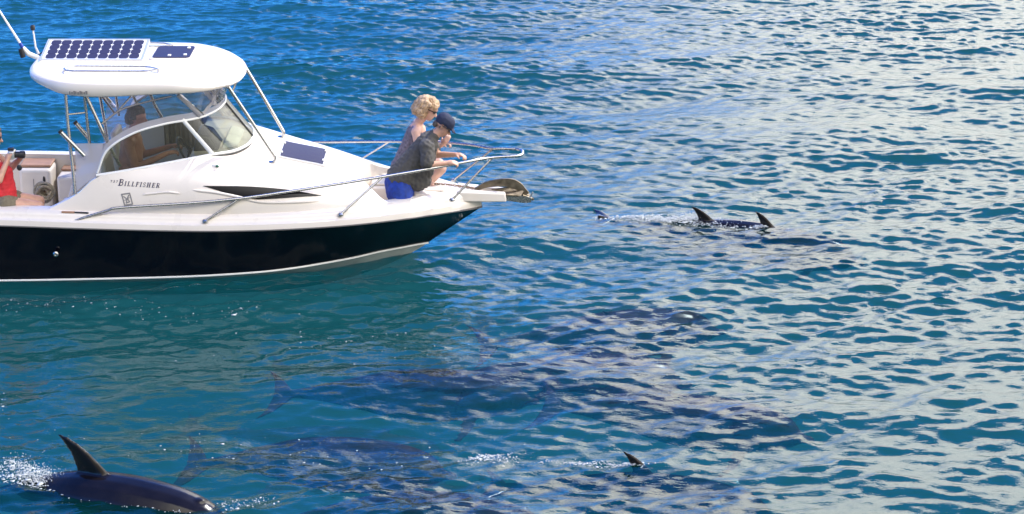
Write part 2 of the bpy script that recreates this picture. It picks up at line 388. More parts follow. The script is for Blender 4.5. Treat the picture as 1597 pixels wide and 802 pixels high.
def hull_patch(A, B, nb, flare):
    P = np.zeros((NS, nb, 3))
    for j in range(nb):
        t = j / (nb - 1); P[:, j] = B + (A - B) * t
        w = np.linspace(0, 1, NS)
        P[:, j, 1] -= flare * math.sin(math.pi * t) * (A[:, 1] - B[:, 1] + .05) * (.6 + .6 * w)
        P[:, j, 1] = np.maximum(P[:, j, 1], .004)
    return P
top_p = hull_patch(S_, C_, 9, .12); bot_p = hull_patch(C_, K_, 6, 0.)
g = G(); g.add(*grid(mirror_y(top_p), flip=True)); g.add(*grid(top_p))
# transom
tr = [tuple(p) for p in top_p[0]] + [tuple(p) for p in mirror_y(top_p)[0][::-1]]
g.add(tr, [tuple(range(len(tr)))])
part('hull', g, 'black', angle=50)
g = G(); g.add(*grid(mirror_y(bot_p), flip=True)); g.add(*grid(bot_p)); tr = [tuple(p) for p in bot_p[0]] + [tuple(p) for p in mirror_y(bot_p)[0][::-1]]; g.add(tr, [tuple(range(len(tr)))])
part('hull_bottom', g, 'bottom', angle=50)
# chine strip: a narrow white moulding along the black / pale boundary
g = G(); tube(g, [(p[0], -p[1] - .004, p[2] - .004) for p in C_], .011, 6); tube(g, [(p[0], p[1] + .004, p[2] - .004) for p in C_], .011, 6); part('chine_strip', g, 'white')
g = G(); tube(g, [(p[0], -p[1] - .003, p[2]) for p in S_], .012, 6); tube(g, [(p[0], p[1] + .003, p[2]) for p in S_], .012, 6); part('rub_strip', g, 'trim')

# ---- gunwale moulding
def inset(P, d, dz):
    Q = P.copy(); k = np.clip(P[:, 1] / .35, .04, 1); Q[:, 1] = np.maximum(P[:, 1] - d * k, .003); Q[:, 2] = P[:, 2] + dz
    return Q
bz = np.linspace(0, 1, NS)
rise = .02 * np.clip((S_[:, 0] + 2.2) / 1.8, 0, 1)
G_l = [inset(S_, d, z) for d, z in ((-.012, .006), (-.008, .03), (.0, .062), (.022, .075), (.034, .085), (.045, .115), (.062, .142), (.09, .158), (.14, .166), (.22, .168), (.24, .162))]
for q in G_l: q[:, 2] += rise * (q[:, 2] - S_[:, 2]) / .16
GP = np.stack(G_l, 1)
g = G(); g.add(*grid(mirror_y(GP))); g.add(*grid(GP, flip=True)); part('gunwale', g, 'gel', angle=35)
GI = Pchip(GP[:, -1, 0], GP[:, -1, 1]); GZ = Pchip(GP[:, -1, 0], GP[:, -1, 2])      # inner cap edge
# cockpit liner walls and sole
_cy, _cz, _sy, _sz = Pchip(C_[:, 0], C_[:, 1]), Pchip(C_[:, 0], C_[:, 2]), Pchip(S_[:, 0], S_[:, 1]), Pchip(S_[:, 0], S_[:, 2])
def hull_y(x, z):
    t = min(1, max(0, (z - _cz(x)) / (_sz(x) - _cz(x)))); w = (x + 7.1) / 6.7
    return _cy(x) + (_sy(x) - _cy(x)) * t - .12 * math.sin(math.pi * t) * (_sy(x) - _cy(x) + .05) * (.6 + .6 * w) - .05
def inb(x, y, z): return (x, min(y, hull_y(x, z)), z)
xs = np.linspace(-7.0, -1.9, 40)
inn = np.array([[(x, GI(x) + .01, GZ(x) - .004), (x, GI(x) + .0, GZ(x) - .05), inb(x, GI(x) - .02, .60), inb(x, GI(x) - .06, .36)] for x in xs])
g = G(); g.add(*grid(mirror_y(inn))); g.add(*grid(inn, flip=True)); part('cockpit_liner', g, 'gel2')
g = G(); sole = np.array([[(x, y * inb(x, GI(x) - .05, .36)[1], .36) for y in (-1, -.5, 0, .5, 1)] for x in xs]); g.add(*grid(sole)); part('cockpit_sole', g, 'gel2')
g = G(); box(g, -7.08, -6.95, -1.1, 1.1, .3, .93); part('transom_cap', g, 'gel', bevel=.02)

# ---- cabin trunk
XA = -5.05
L0y = Pchip([-5.05, -4.3, -3.3, -2.5, -2.0, -1.6, -1.3], [1.10, 1.115, 1.095, 1.0, .89, .77, .65]); L0z = Pchip([-5.05, -4.3, -3.3, -2.5, -2.0, -1.6, -1.3], [.905, .89, .865, .855, .855, .855, .855])
L1y = Pchip([-5.05, -4.7, -4.3, -3.3, -2.5, -2.0, -1.6, -1.4], [1.095, 1.09, 1.075, 1.03, .93, .81, .70, .63]); L1z = Pchip([-5.05, -4.7, -4.3, -3.3, -2.5, -2.0, -1.6, -1.4], [.908, .99, 1.09, 1.17, 1.085, 1.0, .92, .875])
L2y = Pchip([-5.05, -4.7, -4.5, -4.0, -3.3, -2.9, -2.5, -2.0, -1.5], [1.085, 1.06, 1.025, .95, .82, .75, .71, .64, .50]); L2z = Pchip([-5.05, -4.7, -4.5, -4.0, -3.3, -2.9, -2.5, -2.0, -1.5], [.912, 1.09, 1.255, 1.335, 1.425, 1.33, 1.215, 1.08, .93])
Lcz = Pchip([-3.5, -3.2, -2.95, -2.75, -2.58, -2.13, -1.95, -1.85], [1.44, 1.43, 1.40, 1.325, 1.275, 1.185, 1.14, 1.09])
XE = {0: -1.30, 1: -1.40, 2: -1.52, 3: -1.66, 4: -1.78, 5: -1.85}
def lx(i, s):      # s: stations; common x until -2.2 then towards each line's own front end
    return s if s <= -2.2 else -2.2 + (s + 2.2) / (.35) * (XE[i] + 2.2)
def sec(s, top=True):
    def L(i, x):
        if i == 0: return np.array((x, L0y(x), L0z(x)))
        if i == 1: return np.array((x, L1y(x), L1z(x)))
        if i == 2: return np.array((x, L2y(x), L2z(x)))
        fr = {3: .66, 4: .33, 5: 0.}[i]
        a = L2z(min(x + (XE[2] - XE[i]) * max(0, (s + 2.2) / .35), -1.5)) if s > -2.2 else L2z(x)
        xx = max(x, -3.5); zc = Lcz(xx)
        return np.array((x, L2y(x) * fr, a + (zc - a) * (1 - fr ** 2.2)))
    c = [L(i, lx(i, s)) for i in range(6 if top else 3)]
    out = []
    # fair curve L0-L1-L2
    a, b, c2 = c[0], c[1], c[2]
    for t in np.linspace(0, 1, 9):
        q = (1 - t) ** 2 * a + 2 * t * (1 - t) * (2 * b - .5 * a - .5 * c2) + t * t * c2; out.append(q)
    if top:
        dn = np.array([o for o in c[3:]])
        ctl = np.vstack([out[-2][None], out[-1][None], dn])
        cc = catmull(np.vstack([out[-1][None], dn]), 13); out += [p for p in cc[1:]]
    return np.array(out)
def side_y(x, z):
    lo, hi = 0., 1.
    a = np.array((L0y(x), L0z(x))); b = np.array((L1y(x), L1z(x))); c = np.array((L2y(x), L2z(x))); b2 = 2 * b - .5 * a - .5 * c
    f = lambda t: (1 - t) ** 2 * a + 2 * t * (1 - t) * b2 + t * t * c
    for _ in range(24):
        m = (lo + hi) / 2
        if f(m)[1] < z: lo = m
        else: hi = m
    return f(lo)[0]
sA = np.linspace(-5.05, -3.5, 26); sB = np.linspace(-3.5, -2.2, 24); sC = np.linspace(-2.2, -1.85, 10)
PA = np.array([sec(s, False) for s in sA]); PB = np.array([sec(s) for s in np.concatenate([sB, sC[1:]])])
g = G()
for P in (PA, PB): g.add(*grid(mirror_y(P), flip=False)); g.add(*grid(P, flip=True))
# front face of the trunk down into the foredeck well
E = PB[-1]; Fd = np.stack([E, E + np.array((.02, 0, -.02)), np.array([(p[0] + .03, min(p[1], hull_y(p[0] + .03, .52)), min(.52, p[2])) for p in E])], 1)
g.add(*grid(mirror_y(Fd))); g.add(*grid(Fd, flip=True))
# inner skin of the side wings and their top rim
I = PA[:, -1]; In = np.stack([I, I + np.array((0, -.045, .004)), np.array([(p[0], p[1] - .06, max(.4, p[2] - .12)) for p in I]), np.array([(p[0], min(p[1], 1.02) - .09, .38) for p in I])], 1)
g.add(*grid(mirror_y(In))); g.add(*grid(In, flip=True))
part('cabin_trunk', g, 'gel', angle=45)
# dash bulkhead with companionway
g = G()
for sgn in (-1, 1): box(g, -3.52, -3.47, min(sgn * .22, sgn * .80), max(sgn * .22, sgn * .80), .37, 1.42)
part('bulkhead', g, 'gel2', bevel=.01)
g = G(); box(g, -3.515, -3.48, -.219, .219, .37, 1.35); part('companion_door', g, 'smoke')

# ---- side windows on the trunk (follow the surface)
wu = Pchip([-3.34, -2.98, -2.5, -2.08], [1.172, 1.157, 1.10, 1.004]); wd = Pchip([-3.34, -2.72, -2.36, -2.08], [1.168, 1.012, 1.012, 1.0])
def on_side(x, z, off, sgn=-1): return (x, sgn * (side_y(x, z) + off), z + off * .3)
for sgn in (-1, 1):
    P = np.array([[on_side(x, wd(x) + (wu(x) - wd(x)) * t, .006, sgn) for t in np.linspace(0, 1, 5)] for x in np.linspace(-3.34, -2.08, 30)])
    g = G(); g.add(*grid(P, flip=sgn > 0)); part('side_window', g, 'smoke')
    # raised moulding line under the window
    g = G(); ml = [(-3.45, 1.13), (-3.2, 1.10), (-2.95, 1.045), (-2.72, .985), (-2.4, .965), (-2.1, .955)]
    tube(g, [on_side(x, z, .0, sgn) for x, z in catmull([(a, b) for a, b in ml], 20)], [.004] + [.016] * 18 + [.004], 8); part('moulding', g, 'gel')
g = G(); tube(g, [on_side(x, z, .0) for x, z in catmull([(-4.0, 1.085), (-3.85, 1.10), (-3.72, 1.11), (-3.58, 1.095)], 12)], [.003] + [.012] * 10 + [.003], 8); part('moulding', g, 'gel')

# ---- deck hatch on the trunk top, tinted
def top_z(x, y):
    a = L2z(x); w = L2y(x); return a + (Lcz(x) - a) * (1 - min(1, abs(y) / w) ** 2.2)
def roof_panel(g, x0, x1, y0, y1, off, th, n=6):
    T = np.array([[(x, y, top_z(x, y) + off) for y in np.linspace(y0, y1, n)] for x in np.linspace(x0, x1, n)]); B = T - np.array((0, 0, th))
    g.add(*grid(T)); ring = [T[0, j] for j in range(n)] + [T[i, -1] for i in range(1, n)] + [T[-1, j] for j in range(n - 2, -1, -1)] + [T[i, 0] for i in range(n - 2, 0, -1)]
    R2 = np.array([ring, [p - np.array((0, 0, th)) for p in ring]]); v, f = grid(np.swapaxes(R2, 0, 1), closed_u=True); g.add(v, f)
hatch = roof_panel
g = G(); roof_panel(g, -2.60, -2.08, -.31, .31, .022, .04); ho = part('deck_hatch', g, 'alu', bevel=0)
g = G(); roof_panel(g, -2.575, -2.105, -.285, .285, .027, .01); part('pane', g, 'navy', ho)
for x in (-2.57, -2.11):
    for y in (-.18, .18):
        g = G(); box(g, x - .011, x + .011, y - .022, y + .022, top_z(x, y) + .02, top_z(x, y) + .040); part('hatch_hinge', g, 'white', ho, bevel=.005)

# ---- windscreen
base_c = [(-4.50, -.985, 1.275), (-4.2, -.955, 1.315), (-3.85, -.895, 1.365), (-3.5, -.825, 1.415), (-3.25, -.74, 1.44), (-3.05, -.57, 1.43), (-2.93, -.30, 1.425), (-2.90, 0, 1.425)]
top_c = [(-4.49, -.98, 1.30), (-4.37, -.945, 1.55), (-4.10, -.885, 1.715), (-3.78, -.80, 1.795), (-3.50, -.70, 1.82), (-3.36, -.55, 1.82), (-3.24, -.30, 1.83), (-3.20, 0, 1.83)]
nb = 46
Bc, Tc = catmull(base_c, nb), catmull(top_c, nb)
Bf = np.vstack([Bc, mirror_y(Bc)[::-1][1:]]); Tf = np.vstack([Tc, mirror_y(Tc)[::-1][1:]])
ws = part('windscreen', (lambda g: (g.add(*grid(np.stack([Bf + (Tf - Bf) * t for t in np.linspace(0, 1, 7)], 1))), g)[1])(G()), 'glass')
g = G(); tube(g, Bf, .016, 8); part('frame', g, 'white', ws)
g = G(); tube(g, [p + np.array((0, -.018 if p[1] < 0 else .018, -.022)) for p in Bf], .009, 6); part('seal', g, 'dark', ws)
g = G(); tube(g, Tf, .013, 8); part('frame', g, 'white', ws)
for sgn in (-1, 1):
    a, b = np.array((-3.26, -.755 * 1, 1.44)), np.array((-3.58, -.73, 1.83)); a[1] *= -sgn * 1; b[1] *= -sgn
    g = G(); tube(g, [a, a + (b - a) * .5 + np.array((.0, -sgn * -.0, 0)), b], .026, 8, .5); part('pillar', g, 'white', ws)
g = G(); tube(g, [(-2.90, 0, 1.43), (-3.05, 0, 1.63), (-3.20, 0, 1.83)], .011, 8); part('mullion', g, 'dark', ws)
# white vinyl border band along the arch, then clear curtains up to the hardtop
def band(A, B, n=4): return grid(np.stack([A + (B - A) * t for t in np.linspace(0, 1, n)], 1))
cur = part('side_curtain', (lambda g: (g.add(*band(Tf[4:-4] + np.array((0, 0, .012)), np.array([(p[0] + .0, p[1] * .985, p[2] + (.075 if -4.6 < p[0] < -3.4 else .06)) for p in Tf[4:-4]]))), g)[1])(G()), 'vinyl_edge')
A = np.array([(p[0], p[1] * .985, p[2] + .07) for p in Tf[4:-4]])
Bt = np.array([(min(-3.12, p[0] + .08), np.sign(p[1]) * min(abs(p[1]) * 1.0, .84), 2.14) for p in A])
g = G(); g.add(*band(A, Bt, 5)); part('clear_panel', g, 'vinyl', cur)
for sgn in (-1, 1):
    g = G(); g.add(*grid(np.array([[(-3.62 + .06 * w, sgn * .80, 2.13), (-3.42 + .06 * w, sgn * .63, 1.87)] for w in (0, 1)]))); tube(g, [(-3.60, sgn * .80, 2.13), (-3.50, sgn * .72, 2.0), (-3.39, sgn * .63, 1.85)], .028, 8, .4); part('curtain_border', g, 'vinyl_edge', cur)
    g = G(); tube(g, [(-3.18, sgn * .25, 2.13), (-3.28, sgn * .42, 1.95), (-3.37, sgn * .58, 1.85)], .024, 8, .4); part('curtain_border', g, 'vinyl_edge', cur)
# aft side curtain between the rear posts and the windscreen
for sgn in (-1, 1):
    q = np.array([[(-4.74, 1.03, 1.09), (-4.72, .97, 1.35), (-4.72, .94, 1.62)], [(-4.60, 1.0, 1.20), (-4.58, .96, 1.40), (-4.56, .93, 1.62)], [(-4.45, .985, 1.30), (-4.44, .955, 1.46), (-4.40, .93, 1.62)]], float); q[..., 1] *= sgn
    g = G(); g.add(*grid(q)); part('aft_curtain', g, 'vinyl_edge' if sgn < 0 else 'vinyl', cur)

# ---- hardtop
half = [(-5.315, 0), (-5.30, .25), (-5.23, .52), (-5.06, .74), (-4.80, .895), (-4.4, .945), (-3.9, .935), (-3.5, .90), (-3.25, .78), (-3.08, .58), (-2.985, .32), (-2.955, 0)]
hp = catmull([(a, b, 0) for a, b in half], 56)
out = np.vstack([hp * np.array((1, -1, 1)), hp[::-1][1:-1]])
ctr = np.array((-4.2, 0, 0))
zt = Pchip([-5.4, -5.2, -4.8, -3.65, -3.4, -3.15, -2.95], [2.30, 2.305, 2.30, 2.29, 2.265, 2.225, 2.175])
zb = Pchip([-5.4, -5.1, -4.8, -4.5, -3.6, -3.2, -2.95], [2.25, 2.205, 2.15, 2.135, 2.165, 2.165, 2.14])
def ring(s, f): return np.array([(ctr + (p - ctr) * np.array((1 - (1 - s) * .75, s, 1))) + np.array((0, 0, f(p, s))) for p in out])
def crown(x, y): return float(zt(x)) + .03 * (1 - min(1, abs(y) / .9) ** 2)
rings = [ring(.90, lambda p, s: zb(p[0]) + .03), ring(.965, lambda p, s: zb(p[0]) + .004), ring(.985, lambda p, s: zb(p[0])), ring(.997, lambda p, s: zb(p[0]) + .012), ring(1.0, lambda p, s: (zb(p[0]) + zt(p[0])) / 2),
         ring(.992, lambda p, s: zt(p[0]) - .028), ring(.975, lambda p, s: zt(p[0]) - .010), ring(.945, lambda p, s: zt(p[0]))]
for s in (.85, .7, .5, .3, .12): rings.append(np.array([(q[0], q[1], crown(q[0], q[1])) for q in ring(s, lambda p, s: 0)]))
g = G(); RP = np.stack(rings, 1); g.add(*grid(RP, closed_u=True, flip=False))
n_ = len(out); nr = RP.shape[1]
g.f.append(tuple(i * nr + nr - 1 for i in range(n_))); g.f.append(tuple(i * nr for i in range(n_))[::-1])
top = part('hardtop', g, 'gel', angle=60)
# handrail on the hardtop
for sgn in (-1, 1):
    zz = lambda x, y: crown(x, y) + .035
    pts = [(-4.86, -.55, 0), (-4.82, -.49, 0), (-4.74, -.46, 0), (-4.0, -.46, 0), (-3.92, -.49, 0), (-3.84, -.55, 0), (-3.95, -.63, 0), (-4.03, -.645, 0), (-4.75, -.645, 0), (-4.83, -.62, 0), (-4.86, -.55, 0)]
    g = G(); tube(g, [(x, -sgn * y, crown(x, y) + .035) for x, y, _ in pts], .009, 8)
    for x, y in ((-4.86, -.55), (-3.84, -.55)): tube(g, [(x, -sgn * y, crown(x, y) - .01), (x, -sgn * y, crown(x, y) + .035)], .011, 8)
    part('hand_rail', g, 'steel', top)
# solar panel: tilted, frame plus 9 x 4 cells
pl = empty('solar_panel'); pl.parent = boat; pl['label'] = 'white framed solar panel of blue cells on the hardtop'
px0, px1, py0, py1 = -5.215, -4.08, -.10, .44
def pz(y): return 2.338 + (y - py0) / (py1 - py0) * .10
g = G(); hexa(g, [(px0, py0, pz(py0) - .035), (px1, py0, pz(py0) - .035), (px1, py1, pz(py1) - .035), (px0, py1, pz(py1) - .035)], [(px0, py0, pz(py0)), (px1, py0, pz(py0)), (px1, py1, pz(py1)), (px0, py1, pz(py1))])
part('panel_backing', g, 'white', pl, smooth=False, bevel=.004)
g = G(); w = .022
for (a, b, c, d) in ((px0 - .004, px1 + .004, py0 - .004, py0 + w), (px0 - .004, px1 + .004, py1 - w, py1 + .004), (px0 - .004, px0 + w, py0 + w, py1 - w), (px1 - w, px1 + .004, py0 + w, py1 - w)):
    hexa(g, [(a, c, pz(c) - .042), (b, c, pz(c) - .042), (b, d, pz(d) - .042), (a, d, pz(d) - .042)], [(a, c, pz(c) + .004), (b, c, pz(c) + .004), (b, d, pz(d) + .004), (a, d, pz(d) + .004)])
part('panel_frame', g, 'alu', pl, smooth=False)
cw, ch = (px1 - px0 - 2 * w - .05) / 9, (py1 - py0 - 2 * w - .02) / 4
g = G(); hx, hy, c_ = cw / 2 - .003, ch / 2 - .002, .020; tl = .10 / (py1 - py0)
oc = [(-hx + c_, -hy), (hx - c_, -hy), (hx, -hy + c_), (hx, hy - c_), (hx - c_, hy), (-hx + c_, hy), (-hx, hy - c_), (-hx, -hy + c_)]
prism(g, [(x, y, y * tl) for x, y in oc], (0, 0, .003)); first = None
for i in range(9):
    for j in range(4):
        cx, cy = px0 + w + .025 + cw * (i + .5), py0 + w + .01 + ch * (j + .5)
        if first is None: co = part('solar_cell', g, 'navy', pl, smooth=False); first = co
        else: co = bpy.data.objects.new('solar_cell', first.data); COL.objects.link(co); co.parent = pl
        co.location = (cx, cy, pz(cy) + .0005)
for x in (px0 + .06, px1 - .06):
    for y in (py0 + .03, py1 - .03): g = G(); box(g, x - .02, x + .02, y - .015, y + .015, crown(x, y) - .01, pz(y) - .03); part('panel_foot', g, 'alu', pl, smooth=False)
# small tinted roof hatch
g = G(); 
def slab(g, x0, x1, y0, y1, z, th, r=.06, n=5):
    pts = []
    for (cx, cy, a0) in ((x1 - r, y1 - r, 0), (x0 + r, y1 - r, 90), (x0 + r, y0 + r, 180), (x1 - r, y0 + r, 270)):
        for k in range(n + 1): a = math.radians(a0 + 90 * k / n); pts.append((cx + r * math.cos(a), cy + r * math.sin(a), z))
    prism(g, pts, (0, 0, th))
slab(g, -4.02, -3.55, -.08, .50, 2.295, .05); rh = part('roof_hatch', g, 'gel', bevel=.008)
g = G(); slab(g, -3.985, -3.57, -.05, .47, 2.346, .008, .05); part('pane', g, 'navy', rh)
for x, y in ((-3.63, .05), (-3.80, .02), (-3.63, .37)):
    g = G(); box(g, x - .018, x + .018, y - .022, y + .022, 2.352, 2.366); part('latch', g, 'white', rh, bevel=.004)
# maker's decal on the hardtop skirt: short grey strokes
g = G()
for k in range(9):
    x = -4.745 + k * .022; y = -.90 - .012 * min(1, (x + 4.8) / .2); box(g, x, x + .013 + .004 * (k % 3), y - .028, y - .0265, 2.168 + .004 * (k % 2), 2.205 - .006 * ((k + 1) % 3))
part('decal', g, 'greyink', top, smooth=False)

# antenna and anchor light stub at the rear of the hardtop
an = empty('antenna'); an.parent = boat; an['label'] = 'white whip antenna leaning aft from the hardtop'
g = G(); tube(g, [(-5.27, .2, 2.27), (-5.40, .2, 2.33), (-5.46, .2, 2.40)], [.028, .03, .024], 10); part('mount', g, 'white', an)
g = G(); tube(g, [(-5.455, .16, 2.30), (-5.475, .16, 2.40)], .03, 10); part('knob', g, 'dark', an)
g = G(); tube(g, [(-5.455, .2, 2.39), (-5.49, .2, 2.455)], .019, 10); part('collar', g, 'blue', an)
g = G(); tube(g, [(-5.485, .2, 2.45), (-5.70, .2, 2.84), (-6.3, .2, 3.92)], [.015, .012, .006], 10); part('whip', g, 'white', an)
g = G(); tube(g, catmull([(-5.20, .30, 2.40), (-5.25, .28, 2.335), (-5.29, .24, 2.315), (-5.30, .21, 2.29)], 12), .006, 6); part('panel_cable', g, 'dark')
al = empty('anchor_light'); al.parent = boat; al['label'] = 'short white pole with dark anchor light on the hardtop'
g = G(); tube(g, [(-5.33, .4, 2.27), (-5.36, .4, 2.36), (-5.375, .4, 2.56)], [.018, .011, .009], 10); part('pole', g, 'white', al)
g = G(); lathe(g, [(.012, 0), (.026, .008), (.028, .04), (.02, .058), (.006, .064)], (-5.377, .4, 2.55)); part('lens', g, 'dark', al)

# ---- hardtop supports
for sgn in (-1, 1):
    fr = empty('front_support'); fr.parent = boat
    g = G(); tube(g, catmull([(-3.08, sgn * .60, 2.16), (-2.85, sgn * .555, 1.76), (-2.66, sgn * .515, 1.42), (-2.615, sgn * .50, 1.335), (-2.625, sgn * .50, 1.285), (-2.655, sgn * .50, top_z(-2.655, .5) - .01)], 26), .0185, 10); part('post', g, 'steel', fr)
    g = G(); lathe(g, [(.04, 0), (.04, .008), (.028, .014)], (-2.655, sgn * .50, top_z(-2.655, .5) - .004)); part('base_plate', g, 'steel', fr)
    g = G(); tube(g, [(-3.02, sgn * .40, 2.16), (-3.06, sgn * .44, 2.06), (-3.05, sgn * .585, 2.09)], .012, 8); part('brace', g, 'steel', fr)
    rs = empty('rear_support'); rs.parent = boat
    g = G(); tube(g, [(-4.80, sgn * .87, 2.15), (-4.79, sgn * .90, 1.85), (-4.75, sgn * .99, 1.35), (-4.735, sgn * 1.03, 1.08)], .019, 10); part('post', g, 'steel', rs)
    g = G(); tube(g, [(-4.60, sgn * .86, 2.13), (-4.585, sgn * .86, 1.8), (-4.56, sgn * .90, 1.42)], .016, 10); part('post', g, 'steel', rs)
    g = G(); tube(g, [(-4.58, sgn * .86, 2.13), (-4.32, sgn * .915, 1.50), (-4.25, sgn * .90, 1.35)], .019, 10); part('brace', g, 'steel', rs)
    g = G(); tube(g, [(-4.80, sgn * .895, 1.93), (-4.59, sgn * .86, 1.945)], .010, 8); part('cross_bar', g, 'steel', rs)
    for (a, b) in (((-4.855, .985, 1.765), (-4.615, .985, 1.495)), ((-4.74, .72, 1.79), (-4.61, .72, 1.62))):
        a = np.array(a) * (1, sgn, 1); b = np.array(b) * (1, sgn, 1)
        g = G(); tube(g, [a, b], .022, 12); rh_ = part('rod_holder', g, 'steel', rs)
        d = (a - b) / np.linalg.norm(a - b); g = G(); tube(g, [a - d * .01, a + d * .018], .025, 12); part('cap', g, 'rubber', rh_)
g = G(); tube(g, [(-4.40, -.88, 2.12), (-4.33, -.6, 1.86), (-4.2, .2, 1.92), (-4.33, .7, 1.98), (-4.40, .87, 2.12)], .012, 8); part('cross_tube', g, 'steel')
g = G(); tube(g, catmull([(-4.44, -.80, 1.80), (-4.25, -.72, 1.93), (-4.0, -.66, 2.00), (-3.7, -.62, 2.06)], 14), .012, 8); part('curtain_bow', g, 'steel')
g = G(); tube(g, [(-4.32, .86, 2.13), (-4.14, .90, 1.55), (-4.05, .92, 1.36)], .019, 10); part('far_brace', g, 'steel')

# ---- bow rail
br = empty('bow_rail'); br.parent = boat; br['label'] = 'stainless steel bow rail with slanted stanchions'
rh_pts = [(-4.77, 1.175, .81), (-4.70, 1.175, .83), (-4.38, 1.17, .93), (-4.22, 1.165, .965), (-3.5, 1.135, 1.005), (-2.94, 1.07, 1.04), (-2.2, .90, 1.10), (-1.45, .70, 1.165), (-.9, .52, 1.21), (-.5, .34, 1.235), (-.25, .19, 1.235), (-.02, .15, 1.24), (.07, .125, 1.24), (.115, .06, 1.24), (.12, 0, 1.24)]
rp = catmull(rh_pts, 90); full = np.vstack([mirror_y(rp), rp[::-1][1:]])
g = G(); tube(g, full, .0165, 10); part('rail', g, 'steel', br)
for sgn in (-1, 1):
    for a, b in (((-3.32, 1.165, .815), (-2.95, 1.07, 1.035)), ((-1.87, .94, .815), (-1.42, .69, 1.165)), ((-.67, .37, .80), (-.22, .175, 1.23))):
        a = np.array(a) * (1, sgn, 1); b = np.array(b) * (1, sgn, 1)
        g = G(); tube(g, [a, b], .0135, 10); st = part('stanchion', g, 'steel', br)
        g = G(); lathe(g, [(.032, -.012), (.032, .006), (.018, .02)], a, n=14); part('foot', g, 'steel', st)
    g = G(); lathe(g, [(.03, -.012), (.03, .006), (.018, .02)], (-4.77, sgn * 1.175, .81), n=14); part('foot', g, 'steel', br)

# ---- foredeck: well floor, bow deck, bench, pulpit
g = G(); xs2 = np.linspace(-1.95, -1.06, 12); g.add(*grid(np.array([[(x, y * inb(x, GI(x), .50)[1], .50) for y in (-1, 0, 1)] for x in xs2]))); part('well_floor', g, 'gel2')
inn = np.array([[(x, GI(x) + .01, GZ(x) - .004), (x, GI(x), GZ(x) - .04), inb(x, GI(x) - .01, .66), inb(x, GI(x) - .01, .50)] for x in xs2])
g = G(); g.add(*grid(mirror_y(inn))); part('well_liner', g, 'gel2'); g = G(); g.add(*grid(inn, flip=True)); part('well_liner', g, 'gel2')
g = G(); xs3 = np.linspace(-1.08, -.375, 16)
P = np.array([[(x, y * (GI(x) + .012), GZ(x) - .003 + .012 * (1 - y * y)) for y in np.linspace(-1, 1, 9)] for x in xs3]); g.add(*grid(P))
e = P[0]; g.add(*grid(np.stack([e, np.array([(p[0], np.sign(p[1]) * min(abs(p[1]), hull_y(p[0], .5)), .5) for p in e])], 0))); part('bow_deck', g, 'gel')
g = G(); slab(g, -1.0, -.74, -.17, .17, .835, .016, .05); part('anchor_locker_lid', g, 'gel', bevel=.004)
g = G(); box(g, -1.62, -1.085, .12, .66, .50, .80); part('bench', g, 'gel', bevel=.03)
g = G(); box(g, -1.60, -1.11, .15, .63, .801, .83); part('bench_pad', g, 'gel2', bevel=.012)
g = G(); v, f = ICO_V, ICO_F; g.add(ICO_V * np.array((.16, .10, .17)) + np.array((-1.62, -.50, .64)), ICO_F); part('step_moulding', g, 'gel')
g = G(); slab(g, -1.60, -1.44, -.44, -.34, .505, .02, .03); part('step_pad', g, 'brown')
# pulpit: two cheeks and a floor
pu = empty('anchor_pulpit'); pu.parent = boat
for sgn in (-1, 1):
    g = G(); hexa(g, [(-.62, sgn * .06, .70), (-.06, sgn * .055, .69), (-.06, sgn * .125, .693), (-.62, sgn * .20, .72)][::sgn], [(-.62, sgn * .06, .835), (-.075, sgn * .055, .80), (-.075, sgn * .115, .795), (-.62, sgn * .19, .833)][::sgn]); part('cheek', g, 'gel', pu, bevel=.016, seg=3)
g = G(); hexa(g, [(-.5, -.057, .68), (-.10, -.057, .69), (-.10, .057, .69), (-.5, .057, .68)], [(-.5, -.057, .75), (-.10, -.057, .745), (-.10, .057, .745), (-.5, .057, .75)]); part('pulpit_floor', g, 'gel', pu)
g = G(); lathe(g, [(.034, -.05), (.03, -.045), (.02, 0), (.03, .045), (.034, .05)], (.175, 0, .70), 'y', 18); ro = part('bow_roller', g, 'bronze', pu)
for s in (-1, 1):
    g = G(); prism(g, [(-.12, s * .056, .70), (.12, s * .056, .665), (.215, s * .056, .67), (.225, s * .056, .72), (.16, s * .056, .745), (-.12, s * .056, .76)], (0, s * .008, 0)); part('roller_plate', g, 'steel', pu, smooth=False)
g = G(); tube(g, [(.20, -.085, .735), (.235, -.085, .80)], .008, 8); part('roller_pin', g, 'steel', pu)

# ---- nav light, through-hull fitting, cleats
nl = empty('navigation_light'); nl.parent = boat
g = G(); g.add(ICO_V * np.array((.055, .03, .026)) + np.array((-3.22, -.868, 1.352)), ICO_F); part('housing', g, 'white', nl)
g = G(); g.add(ICO_V * np.array((.018, .014, .014)) + np.array((-3.20, -.897, 1.353)), ICO_F); part('lens', g, 'green', nl)
g = G(); lathe(g, [(.028, 0), (.03, .012), (.018, .02), (.014, .008)], (0, 0, 0), 'y', 16)
th = part('through_hull_fitting', g, 'steel'); th.location = (-4.957, -1.172, .44); th.rotation_euler = (0, 0, math.pi)
for x, sgn in ((-6.2, -1), (-4.55, 1)):
    y = sgn * 1.08; g = G(); tube(g, [(x - .1, y, .925), (x, y, .935), (x + .1, y, .925)], .012, 8); box(g, x - .04, x + .04, y - .014, y + .014, .89, .93); part('cleat', g, 'steel')

